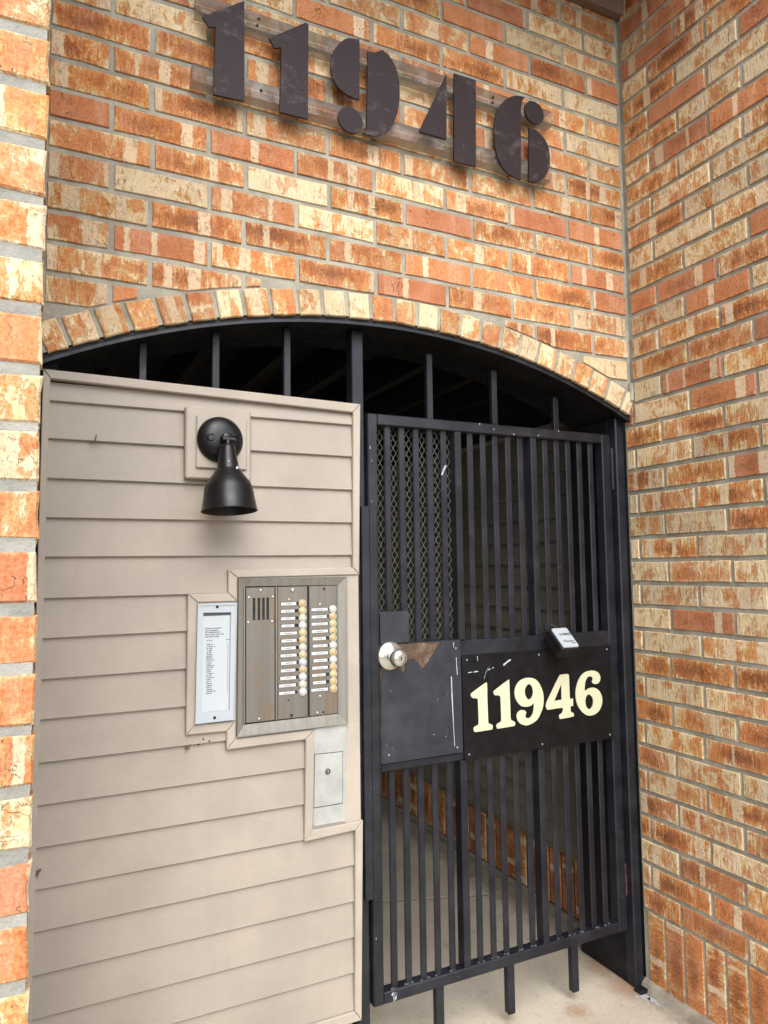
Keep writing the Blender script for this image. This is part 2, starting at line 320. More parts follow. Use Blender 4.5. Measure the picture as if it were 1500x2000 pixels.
# ------------------------------------------------------------------ geometry helpers (all in courses)
class MB:
    def __init__(s): s.v = []; s.f = []
    def quad(s, pts):
        k = len(s.v); s.v += [tuple(p) for p in pts]; s.f.append(tuple(range(k, k+len(pts))))
    def box(s, x0, x1, y0, y1, z0, z1, b=0.0):
        c = ((x0+x1)/2, (y0+y1)/2, (z0+z1)/2); h = (abs(x1-x0)/2, abs(y1-y0)/2, abs(z1-z0)/2)
        k = len(s.v)
        if b <= 0:
            for i in range(8):
                s.v.append(tuple(c[a] + h[a]*(1 if i >> a & 1 else -1) for a in range(3)))
            for f in ((0, 2, 3, 1), (4, 5, 7, 6), (0, 1, 5, 4), (2, 6, 7, 3), (0, 4, 6, 2), (1, 3, 7, 5)): s.f.append(tuple(k+i for i in f))
            return
        b = min(b, min(h)*0.9)
        def vid(i, a): return k + i*3 + a
        for i in range(8):
            sg = [(1 if i >> a & 1 else -1) for a in range(3)]
            for a in range(3):
                s.v.append(tuple(c[q] + sg[q]*(h[q] if q == a else h[q]-b) for q in range(3)))
        for a in range(3):
            o = [q for q in range(3) if q != a]
            for sg in (0, 1):
                ids = [i for i in range(8) if (i >> a & 1) == sg]
                ring = [ids[0], ids[1], ids[3], ids[2]]
                if (sg == 0) ^ (a == 1): ring.reverse()
                s.f.append(tuple(vid(i, a) for i in ring))
            for su in (0, 1):
                for sv in (0, 1):
                    i0 = (su << o[0]) | (sv << o[1]); i1 = i0 | (1 << a)
                    s.f.append((vid(i0, o[0]), vid(i1, o[0]), vid(i1, o[1]), vid(i0, o[1])))
        for i in range(8): s.f.append((vid(i, 0), vid(i, 1), vid(i, 2)))
    def prism(s, pts, y0, y1, b=0.0):
        """polygon in the xz plane (counter-clockwise seen from the front, -y), from y0 (front) back to y1"""
        a = sum(pts[i][0]*pts[(i+1) % len(pts)][1]-pts[(i+1) % len(pts)][0]*pts[i][1] for i in range(len(pts)))
        if a < 0: pts = pts[::-1]
        n = len(pts); k = len(s.v)
        rings = []
        if b > 0:
            ins = []
            for i in range(n):
                p0, p1, p2 = Vector(pts[i-1]), Vector(pts[i]), Vector(pts[(i+1) % n])
                e1 = (p1-p0).normalized() if (p1-p0).length > 1e-6 else Vector((1, 0)); e2 = (p2-p1).normalized() if (p2-p1).length > 1e-6 else e1
                m = Vector((-(e1.y+e2.y), e1.x+e2.x)); m = m.normalized() if m.length > 1e-6 else Vector((-e1.y, e1.x))
                dt = max(0.4, m.dot(Vector((-e1.y, e1.x)))); ins.append(p1 + m*(b/dt))
            rings.append([(p.x, y0, p.y) for p in ins]); rings.append([(p[0], y0+b, p[1]) for p in pts])
        else: rings.append([(p[0], y0, p[1]) for p in pts])
        rings.append([(p[0], y1, p[1]) for p in pts])
        for r in rings: s.v += r
        s.f.append(tuple(k+i for i in range(n)))
        for q in range(len(rings)-1):
            for i in range(n):
                j = (i+1) % n; s.f.append((k+q*n+i, k+(q+1)*n+i, k+(q+1)*n+j, k+q*n+j))
        s.f.append(tuple(k+(len(rings)-1)*n+i for i in reversed(range(n))))
    def lathe(s, prof, origin, axis, seg=24):
        ax = Vector(axis).normalized(); t = Vector((0, 0, 1)) if abs(ax.z) < 0.9 else Vector((1, 0, 0))
        e1 = ax.cross(t).normalized(); e2 = ax.cross(e1); o = Vector(origin); k = len(s.v)
        for r, h in prof:
            for i in range(seg):
                a = 2*math.pi*i/seg; s.v.append(tuple(o + ax*h + (e1*math.cos(a)+e2*math.sin(a))*max(r, 1e-4)))
        for q in range(len(prof)-1):
            for i in range(seg):
                j = (i+1) % seg; s.f.append((k+q*seg+i, k+q*seg+j, k+(q+1)*seg+j, k+(q+1)*seg+i))
        s.f.append(tuple(k+(len(prof)-1)*seg+i for i in range(seg)))
    def tube(s, pts, r, seg=8):
        P = [Vector(p) for p in pts]; k = len(s.v)
        for i, p in enumerate(P):
            t = (P[min(i+1, len(P)-1)]-P[max(i-1, 0)]).normalized(); u = t.cross(Vector((0.3, 1, 0.2))).normalized(); v = t.cross(u)
            for j in range(seg):
                a = 2*math.pi*j/seg; s.v.append(tuple(p + (u*math.cos(a)+v*math.sin(a))*r))
        for i in range(len(P)-1):
            for j in range(seg):
                q = (j+1) % seg; s.f.append((k+i*seg+j, k+i*seg+q, k+(i+1)*seg+q, k+(i+1)*seg+j))
        s.f.append(tuple(k+j for j in reversed(range(seg)))); s.f.append(tuple(k+(len(P)-1)*seg+j for j in range(seg)))

WORLD = {}
def link(o, parent, origin):
    COL.objects.link(o)
    WORLD[o.name] = Vector(origin)
    if parent is not None:
        o.parent = parent; o.location = (Vector(origin)-WORLD[parent.name])*U
    else: o.location = Vector(origin)*U
    return o
def thing(name, label, cat, base, group=None):
    o = bpy.data.objects.new(name, None); o.empty_display_size = 0.05
    link(o, None, base); o['label'] = label; o['category'] = cat
    if group: o['group'] = group
    return o
def mesh_from(name, v, f, mat, smooth=False):
    me = bpy.data.meshes.new(name); me.from_pydata([tuple(x*U for x in p) for p in v], [], f)
    bm = bmesh.new(); bm.from_mesh(me); bmesh.ops.recalc_face_normals(bm, faces=bm.faces); bm.to_mesh(me); bm.free()
    if smooth is True:
        for p in me.polygons: p.use_smooth = True
    elif smooth:
        for p in me.polygons: p.use_smooth = True
        me.set_sharp_from_angle(angle=R(smooth))
    me.materials.append(MAT[mat]); return me
def part(name, mb, mat, parent, origin=None, smooth=False, label=None, stuff=False):
    if origin is None:
        origin = [(min(v[a] for v in mb.v)+max(v[a] for v in mb.v))/2 for a in range(3)]
    o = bpy.data.objects.new(name, mesh_from(name, [tuple(v[a]-origin[a] for a in range(3)) for v in mb.v], mb.f, mat, smooth))
    link(o, parent, origin)
    if label: o['label'] = label
    if stuff: o['kind'] = 'stuff'
    return o
def boxpart(name, x0, x1, y0, y1, z0, z1, mat, parent, b=0.03, **kw):
    m = MB(); m.box(x0, x1, y0, y1, z0, z1, b); return part(name, m, mat, parent, **kw)
def inst(o, parent, origin, rot=None):
    c = o.copy(); COL.objects.link(c); c.parent = parent
    WORLD[c.name] = Vector(origin); c.location = (Vector(origin)-WORLD[parent.name])*U
    if rot is not None: c.rotation_euler = rot
    return c
def mesh_obj(name, me, parent, origin, rot=(0, 0, 0)):
    o = bpy.data.objects.new(name, me); link(o, parent, origin); o.rotation_euler = rot; return o
def structure(name, mb, mat, origin=(0, 0, 0)):
    o = part(name, mb, mat, None, origin); o['kind'] = 'structure'; return o
def smooth_loop(pts, sub=3):
    out = []; n = len(pts)
    for i in range(n):
        p0, p1, p2, p3 = (Vector(pts[(i+k-1) % n]) for k in range(4))
        for s in range(sub):
            t = s/sub
            out.append(tuple(0.5*((2*p1)+(p2-p0)*t+(2*p0-5*p1+4*p2-p3)*t*t+(3*p1-p0-3*p2+p3)*t**3)))
    return out
def outline_part(name, loops, y0, y1, mat, parent, bevel=0.0):
    """flat shape with holes in the xz plane, from y0 (front) to y1, filled as a 2D curve and turned into a mesh"""
    cu = bpy.data.curves.new(name, 'CURVE'); cu.dimensions = '2D'; cu.fill_mode = 'BOTH'; cu.extrude = abs(y1-y0)/2*U - bevel*U; cu.bevel_depth = bevel*U
    xs = [p[0] for l in loops for p in l]; zs = [p[1] for l in loops for p in l]
    ox, oz = (min(xs)+max(xs))/2, (min(zs)+max(zs))/2
    for l in loops:
        sp = cu.splines.new('POLY'); sp.points.add(len(l)-1); sp.use_cyclic_u = True
        for q, p in zip(sp.points, l): q.co = ((p[0]-ox)*U, (p[1]-oz)*U, 0, 1)
    t = bpy.data.objects.new('tmp', cu); COL.objects.link(t)
    me = bpy.data.meshes.new_from_object(t.evaluated_get(bpy.context.evaluated_depsgraph_get()))
    bpy.data.objects.remove(t); bpy.data.curves.remove(cu)
    me.transform(Matrix.Rotation(R(90), 4, 'X')); me.name = name
    me.materials.clear(); me.materials.append(MAT[mat])
    return mesh_obj(name, me, parent, (ox, (y0+y1)/2, oz))
def text_part(name, body, size, mat, parent, origin, rot, shear=0.0, depth=0.004):
    cu = bpy.data.curves.new(name, 'FONT'); cu.body = body; cu.size = size*U; cu.align_x = 'CENTER'; cu.align_y = 'CENTER'; cu.extrude = depth*U; cu.shear = shear; cu.resolution_u = 3
    t = bpy.data.objects.new('tmp', cu); COL.objects.link(t)
    me = bpy.data.meshes.new_from_object(t.evaluated_get(bpy.context.evaluated_depsgraph_get()))
    bpy.data.objects.remove(t); bpy.data.curves.remove(cu); me.name = name
    me.materials.clear(); me.materials.append(MAT[mat])
    return mesh_obj(name, me, parent, origin, rot)

# ------------------------------------------------------------------ bricks
def brick_outline(L, H, j=0.018, n_long=3):
    pts = []
    def seg(a, b, n):
        for i in range(n):
            t = i/n; pts.append([a[0]+(b[0]-a[0])*t, a[1]+(b[1]-a[1])*t])
    x, z = L/2, H/2
    nl = n_long if L > 1.6 else 2
    seg((-x, -z), (x, -z), nl); seg((x, -z), (x, z), 2); seg((x, z), (-x, z), nl); seg((-x, z), (-x, -z), 2)
    return [(p[0]+random.uniform(-j, j), p[1]+random.uniform(-j, j)) for p in pts]
_bm = {}
def brick_mesh(L, H, depth=0.45, variants=6, j=0.018, bev=0.022):
    key = (round(L, 2), round(H, 2), depth); lst = _bm.setdefault(key, [])
    if len(lst) < variants:
        m = MB(); m.prism(brick_outline(L, H, j), 0.0, depth, bev); me = mesh_from('brick', m.v, m.f, 'brick'); lst.append(me); return me
    return random.choice(lst)
def brick_kind(o, pal):
    """colour channels drive the brick material: paleness, scorch, smooth salmon"""
    t = random.random(); acc = 0
    for wgt, (a, b, c) in pal:
        acc += wgt
        if t <= acc: break
    o.color = (min(1, max(0, a+random.uniform(-0.12, 0.12))), min(1, max(0, b+random.uniform(-0.15, 0.15))), min(1, max(0, c+random.uniform(-0.1, 0.1))), 1)
MAINP = [(0.22, (0.58, 0.0, 0.30)), (0.20, (0.48, 0.45, 0.1)), (0.15, (0.38, 0.8, 0.0)), (0.22, (0.22, 0.1, 0.95)), (0.14, (0.76, 0.25, 0.1)), (0.07, (0.93, 0.0, 0.0))]
RIGHTP = [(0.28, (0.60, 0.5, 0.0)), (0.26, (0.46, 1.0, 0.0)), (0.14, (0.25, 0.3, 0.9)), (0.22, (0.78, 0.2, 0.0)), (0.10, (0.92, 0.0, 0.0))]
PIERP = [(0.35, (0.66, 0.0, 0.40)), (0.25, (0.54, 0.1, 0.5)), (0.15, (0.84, 0.0, 0.3)), (0.25, (0.40, 0.1, 0.85))]
ARCHP = [(0.45, (0.74, 0.0, 0.40)), (0.30, (0.84, 0.0, 0.2)), (0.13, (0.55, 0.15, 0.7)), (0.12, (1.0, 0.0, 0.0))]
def wrinkle(): return (random.uniform(-0.006, 0.006), random.uniform(-0.005, 0.005), random.uniform(-0.005, 0.005))
CX, CZ = -11.95, -0.76           # centre of the segmental arch
R_IN, R_OUT = 28.16, 29.10

# ------------------------------------------------------------------ ground
m = MB(); m.quad([(-1800, -1800, -0.5), (1800, -1800, -0.5), (1800, 1800, -0.5), (-1800, 1800, -0.5)])
structure('ground', m, 'ground')
pav = bpy.data.objects.new('pavement', None); link(pav, None, (-10, 0, 0)); pav['kind'] = 'structure'
JL = lambda x: 10.58 - 0.37*x
for pts in ([(-40, -42), (14, -42), (14, JL(14)-0.09), (-40, JL(-40)-0.09)], [(-40, JL(-40)+0.09), (14, JL(14)+0.09), (14, 46), (-40, 46)]):
    m = MB(); k = 4
    m.v = [(p[0], p[1], 0.0) for p in pts]+[(p[0], p[1], -0.4) for p in pts]
    m.f = [(0, 1, 2, 3), (0, 4, 5, 1), (1, 5, 6, 2), (2, 6, 7, 3), (3, 7, 4, 0)]
    part('slab', m, 'concrete', pav)

m = MB(); m.v = [(-40, JL(-40)-0.1, -0.05), (14, JL(14)-0.1, -0.05), (14, JL(14)+0.1, -0.05), (-40, JL(-40)+0.1, -0.05)]; m.f = [(0, 1, 2, 3)]
part('joint_filler', m, 'dark', pav)

# ------------------------------------------------------------------ the wall over the gate, with its arch
wall = thing('brick_wall', 'orange and cream brick wall above the gate with a low arch along its foot', 'wall', (CX, 0, 28))
def arc(r, a0, a1, n): return [(CX+r*math.sin(R(a0+(a1-a0)*i/n)), CZ+r*math.cos(R(a0+(a1-a0)*i/n))) for i in range(n+1)]
def zarc(r, x): return CZ+math.sqrt(r*r-(x-CX)**2)
m = MB()
body = [(-24.05, 46.5), (-24.05, zarc(R_IN+0.06, -24.05))] + [(-24.0+24.0*i/32, zarc(R_IN+0.06, -24.0+24.0*i/32)) for i in range(33)] + [(0.06, zarc(R_IN+0.06, 0.06)), (0.06, 46.5)]
m.prism(body, 0.065, 3.4); part('mortar_bed', m, 'mortar', wall)
for k in range(-5, 16):
    z0 = k+29.3; jit = random.uniform(-0.06, 0.06)
    base = (-23.95 if k % 2 == 0 else -22.1)+jit
    edges = [-24.0]+[base+3.13*i for i in range(9) if -23.6 < base+3.13*i < -0.5]+[-0.02 if k % 2 == 0 else -0.10]
    for a, b in zip(edges, edges[1:]):
        a += 0.085; b -= 0.085
        if b-a < 0.35: continue
        lo, hi = z0+0.09, z0+0.91
        if zarc(R_OUT+0.09, min(max(CX, a), b)) <= lo:
            L = b-a
            o = mesh_obj('brick', brick_mesh(2.97 if abs(L-2.97) < 0.06 else round(L, 2), 0.82), wall, ((a+b)/2, random.uniform(-0.012, 0.02), (lo+hi)/2), wrinkle())
        else:
            xs = [a+(b-a)*i/12 for i in range(13)]
            ok = [x for x in xs if hi-zarc(R_OUT+0.09, x) > 0.24]
            if len(ok) < 3: continue
            bot = [(x, max(lo, zarc(R_OUT+0.09, x))) for x in ok]
            pts = [(ok[0], hi)]+bot+[(ok[-1], hi)]
            cxp, czp = (ok[0]+ok[-1])/2, (lo+hi)/2
            mm = MB(); mm.prism([(p[0]-cxp, p[1]-czp) for p in pts], 0, 0.45, 0.02)
            o = mesh_obj('brick', mesh_from('brick', mm.v, mm.f, 'brick'), wall, (cxp, random.uniform(-0.01, 0.02), czp))
        brick_kind(o, MAINP)
H = R_OUT-R_IN
for i in range(-13, 14):
    a0 = 0.09+1.962*i; am = a0+0.98
    wi, wt = 2*R_IN*math.tan(R(0.981))-0.17, 2*R_OUT*math.tan(R(0.981))-0.17
    rm = (R_IN+R_OUT)/2
    pts = [(-wi/2, -H/2), (0, -H/2), (wi/2, -H/2), (wt/2, 0), (wt/2, H/2), (0, H/2), (-wt/2, H/2), (-wt/2, 0)]
    xc = CX+rm*math.sin(R(am))
    lo_, hi_ = -24.0-xc, 0.03-xc
    pts = [(min(max(p_[0], lo_), hi_), p_[1]) for p_ in pts]
    if max(p_[0] for p_ in pts)-min(p_[0] for p_ in pts) < 0.22: continue
    mm = MB(); mm.prism([(p[0]+random.uniform(-0.02, 0.02), p[1]+random.uniform(-0.02, 0.02)) for p in pts], 0, 0.5, 0.035)
    o = mesh_obj('brick', mesh_from('brick', mm.v, mm.f, 'brick'), wall, (xc, random.uniform(-0.04, 0.0), CZ+rm*math.cos(R(am))), (0, R(am), 0))
    brick_kind(o, ARCHP)
    if i in (-3, -2): o.color = (1.0, 0, 0, 1)
    if i == -1: o.color = (0.3, 0.3, 0.3, 1)
mm = MB(); mm.tube([(0.0, -0.02, 25.45+q*0.16) for q in range(6)], 0.12, 6); part('mortar_fillet', mm, 'mortar', wall)

# ------------------------------------------------------------------ the wall on the right
rw = thing('brick_wall', 'brick side wall at the right of the gate, in shade, with upright bricks along its foot', 'wall', (0.5, -6, 0))
Y_END = -17.0
m = MB(); m.box(0.07, 1.6, Y_END, 0.5, 0, 46.5); part('mortar_bed', m, 'mortar', rw)
m = MB(); m.v = [(0.08, 0.5, 0.42), (-0.16, 0.5, 0.30), (-0.34, 0.5, 0.0), (0.08, 0.5, 0.0), (0.08, Y_END, 0.42), (-0.16, Y_END, 0.30), (-0.34, Y_END, 0.0), (0.08, Y_END, 0.0)]
m.f = [(0, 1, 5, 4), (1, 2, 6, 5), (0, 3, 2, 1), (4, 5, 6, 7)]; part('mortar_fillet', m, 'curb', rw)
def face_right(o): o.rotation_euler = (random.uniform(-0.006, 0.006), random.uniform(-0.005, 0.005), R(-90)+random.uniform(-0.005, 0.005))
for k in range(-26, 16):
    z0 = k+29.3; start = 0.46 if z0 < 25.3 else -0.10; jit = random.uniform(-0.07, 0.07)
    base = (-1.65 if k % 2 == 0 else -0.1)+jit
    edges = [start]+[base-3.07*i for i in range(7) if Y_END+0.6 < base-3.07*i < start-0.3]+[Y_END]
    for a, b in zip(edges, edges[1:]):
        L = a-b-0.165
        if L < 0.2: continue
        o = mesh_obj('brick', brick_mesh(2.905 if abs(L-2.905) < 0.05 else round(L, 2), 0.825), rw, (random.uniform(-0.015, 0.02), (a+b)/2, z0+0.5)); face_right(o)
        pal = RIGHTP
        if 8 < z0 < 21: pal = [(0.22, (0.62, 0.35, 0.0)), (0.18, (0.45, 0.8, 0.0)), (0.08, (0.25, 0.3, 0.85)), (0.34, (0.80, 0.1, 0.0)), (0.18, (0.92, 0.0, 0.0))]  # paler middle rows: real brick coats plus some of the wall's light in the colour
        if z0 < 8: pal = [(0.42, (0.44, 0.85, 0.0)), (0.28, (0.28, 0.6, 0.5)), (0.30, (0.70, 0.3, 0.0))]
        brick_kind(o, pal)
yy = 0.28
while yy > Y_END+0.9:
    o = mesh_obj('brick', brick_mesh(2.90, 0.84), rw, (random.uniform(-0.01, 0.02), yy-0.49, 1.80), (0, 0, 0))
    o.rotation_mode = 'QUATERNION'
    o.rotation_quaternion = (Matrix.Rotation(R(-90), 3, 'Z') @ Matrix.Rotation(R(90), 3, 'Y')).to_quaternion()
    brick_kind(o, [(0.6, (0.20, 0.75, 0.35)), (0.4, (0.40, 0.9, 0.0))]); yy -= 0.98

# spilt white paint and grit beside the foot of the frame
pt = bpy.data.objects.new('paint_spill', None); link(pt, None, (-0.4, 0.0, 0)); pt['label'] = 'small splash of white paint on the concrete beside the iron post foot'; pt['category'] = 'paint splash'
m = MB()
for cx_, cy_, r in ((-0.62, -0.05, 0.20), (-0.50, -0.32, 0.17), (-0.52, -0.62, 0.10), (-0.86, 0.12, 0.09)):
    k = len(m.v); n_ = 11
    m.v += [(cx_+r*random.uniform(0.7, 1.2)*math.cos(2*math.pi*i/n_), cy_+r*random.uniform(0.9, 1.5)*math.sin(2*math.pi*i/n_), 0.02) for i in range(n_)]; m.f.append(tuple(range(k, k+n_)))
part('splash', m, 'caulk', pt)
grit = MB()
for _ in range(260):
    if random.random() < 0.55: x, y = -0.36-abs(random.gauss(0, 0.25)), random.uniform(-16, 0.4)
    else: x, y = random.uniform(-13, -0.5), random.uniform(-4, 9)
    r = random.uniform(0.012, 0.045); k = len(grit.v)
    grit.v += [(x-r, y-r*0.7, 0.0), (x+r, y-r*0.6, 0.0), (x+r*0.2, y+r, 0.0), (x, y, r*1.1)]; grit.f += [(k, k+1, k+3), (k+1, k+2, k+3), (k+2, k, k+3)]
g_ = part('grit', grit, 'curb', None, (-5, -2, 0)); g_['kind'] = 'stuff'; g_['label'] = 'loose grit and crumbs of mortar scattered on the concrete'; g_['category'] = 'grit'

# ------------------------------------------------------------------ the pier on the left
PX, PY = -24.06, -10.5
pier = thing('brick_pier', 'bright cream and orange brick pier at the left edge, standing forward of the siding', 'pier', (-27, -5, 0))
m = MB(); m.box(-28.4, PX-0.035, PY+0.035, 3.4, 0, 46.5); part('mortar_bed', m, 'mortar_pier', pier)
for k in range(0, 46):
    z0 = 0.55+k; h = 0.80
    edges = [PX]+[PX-(1.55 if k % 2 else 3.1)-3.1*i for i in range(1)]+[-28.4]
    for a, b in zip(edges, edges[1:]):
        L = a-b-(0.10 if a == PX else 0.2)
        if L < 0.3: continue
        c = a-(0.0 if a == PX else 0.1)-L/2
        o = mesh_obj('brick', brick_mesh(round(L, 2), h, 0.4, 6, 0.03, 0.04), pier, (c, PY+random.uniform(-0.02, 0.02), z0+0.5+random.uniform(-0.03, 0.03)), wrinkle())
        brick_kind(o, PIERP)
    e2 = [PY+0.5]+[PY+0.5+(2.4 if k % 2 else 0.9)+3.1*i for i in range(5) if PY+0.5+(2.4 if k % 2 else 0.9)+3.1*i < -0.5]+[0.0]
    for a, b in zip(e2, e2[1:]):
        L = b-a-0.18
        if L < 0.3: continue
        o = mesh_obj('brick', brick_mesh(round(L, 2), h, 0.4, 5, 0.02, 0.03), pier, (PX+random.uniform(-0.02, 0.0), (a+b)/2, z0+0.5), (0, 0, R(90)))
        brick_kind(o, PIERP)

# ------------------------------------------------------------------ roof edge over the alcove
roof = thing('roof_overhang', 'dark brown roof overhang at the top of the brick alcove', 'roof', (-12, -3, 43.5))
boxpart('fascia', -24.0, -0.03, -0.45, -0.03, 43.5, 44.9, 'soffit', roof)
boxpart('fascia', -31.5, 4.0, -9.0, -8.6, 45.4, 48.0, 'wood', roof)
for i in range(9):
    boxpart('soffit_board', -31.4, 0.0 if i < 20 else 0, -8.55+0.95*i, -8.55+0.95*i+0.92, 46.55, 46.75, 'soffit', roof, 0.02)

# ------------------------------------------------------------------ iron lining and frame of the arched opening
fr = thing('gate_frame', 'black iron frame lining the arch with upright bars above the siding', 'gate frame', (-12, 1.0, 0))
m = MB(); N = 40
for (r, y) in ((28.19, 0.14), (28.03, 0.14), (28.03, 3.6), (28.19, 3.6)):
    for i in range(N+1):
        x = -24.0+(24.07)*i/N; m.v.append((x, y, zarc(r, x)))
for q in range(4):
    for i in range(N):
        a = q*(N+1)+i; b = ((q+1) % 4)*(N+1)+i; m.f.append((a, a+1, b+1, b))
part('arch_lining', m, 'black', fr, smooth=40)
m = MB()
for (r, y) in ((28.04, 0.10), (27.94, 0.10), (27.94, 0.20), (28.04, 0.20)):
    for i in range(N+1):
        x = -24.0+(24.07)*i/N; m.v.append((x, y, zarc(r, x)))
for q in range(4):
    for i in range(N):
        a = q*(N+1)+i; b = ((q+1) % 4)*(N+1)+i; m.f.append((a, a+1, b+1, b))
part('arch_lip', m, 'iron', fr, smooth=40)
boxpart('post', -13.32, -12.84, 0.88, 1.45, 0, zarc(28.0, -13.1), 'iron', fr)
for x0, x1 in ((-21.02, -20.77), (-18.58, -18.31), (-15.96, -15.69)):
    boxpart('bar', x0, x1, 1.05, 1.30, 2.5, zarc(28.0, (x0+x1)/2), 'iron', fr, 0.025)
boxpart('jamb', -0.50, -0.03, 0.52, 1.10, 0.02, 24.76, 'iron', fr, 0.05)
boxpart('jamb_lining', -0.46, 0.90, 1.11, 4.0, 0.02, 24.76, 'black', fr)
boxpart('jamb_lining', -24.0, -23.5, 0.70, 4.0, 0.02, 24.76, 'black', fr)
boxpart('sill_bar', -23.5, -13.33, 0.9, 1.3, 2.4, 2.75, 'iron', fr)
boxpart('foot_plate', -0.66, 0.0, 0.10, 0.52, 0.0, 0.16, 'black', fr, 0.03)

# ------------------------------------------------------------------ passage behind the gate
pw = thing('passage_wall', 'dim siding wall inside the passage behind the gate, upright bricks at its foot', 'wall', (1.0, 16, 0))
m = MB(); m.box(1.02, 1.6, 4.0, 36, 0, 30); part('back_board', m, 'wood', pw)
z = 3.42
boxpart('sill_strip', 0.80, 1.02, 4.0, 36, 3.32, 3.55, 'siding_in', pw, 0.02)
z = 3.6
while z < 24.5:
    m = MB(); z1 = z+1.215
    prof = [(0.74, z), (0.74, z+0.04), (0.93, z1+0.04), (1.01, z1+0.04), (1.01, z)]
    m.v = [(p[0], 4.01, p[1]) for p in prof]+[(p[0], 35.9, p[1]) for p in prof]
    m.f = [(i, (i+1) % 5, 5+(i+1) % 5, 5+i) for i in range(5)]+[(0, 1, 2, 3, 4), (9, 8, 7, 6, 5)]
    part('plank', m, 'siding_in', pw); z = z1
boxpart('top_trim', 0.72, 1.02, 4.0, 36, z, z+0.25, 'trim', pw, 0.02)
boxpart('curb', 0.72, 1.03, 4.0, 36, 0.0, 0.32, 'curb', pw, 0.03)
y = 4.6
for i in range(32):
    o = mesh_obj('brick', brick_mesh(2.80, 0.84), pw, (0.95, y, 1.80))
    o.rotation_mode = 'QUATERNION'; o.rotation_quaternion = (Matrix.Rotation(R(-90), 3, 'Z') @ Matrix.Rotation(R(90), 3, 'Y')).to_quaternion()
    brick_kind(o, [(0.5, (0.05, 1.0, 0.3)), (0.35, (0.22, 1.0, 0.0)), (0.15, (0.50, 0.5, 0.0))]); y += 0.98  # low paleness and high scorch put the passage's dimness into the brick colour
pc = bpy.data.objects.new('passage_ceiling', None); link(pc, None, (-12, 18, 29)); pc['kind'] = 'structure'
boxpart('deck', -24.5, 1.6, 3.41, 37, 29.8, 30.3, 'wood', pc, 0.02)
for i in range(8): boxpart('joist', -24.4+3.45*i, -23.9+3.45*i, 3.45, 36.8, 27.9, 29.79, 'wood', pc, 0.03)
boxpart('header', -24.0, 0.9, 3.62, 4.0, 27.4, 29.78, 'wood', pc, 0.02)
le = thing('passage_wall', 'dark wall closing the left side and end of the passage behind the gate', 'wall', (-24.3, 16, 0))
boxpart('side_wall', -24.6, -24.1, 3.42, 33, 0, 29.7, 'siding_in', le)  # unseen; stops short of the end wall, its length shaped for the passage light
boxpart('end_wall', -24.05, 0.9, 37.0, 37.5, 0, 29.7, 'siding_in', le)

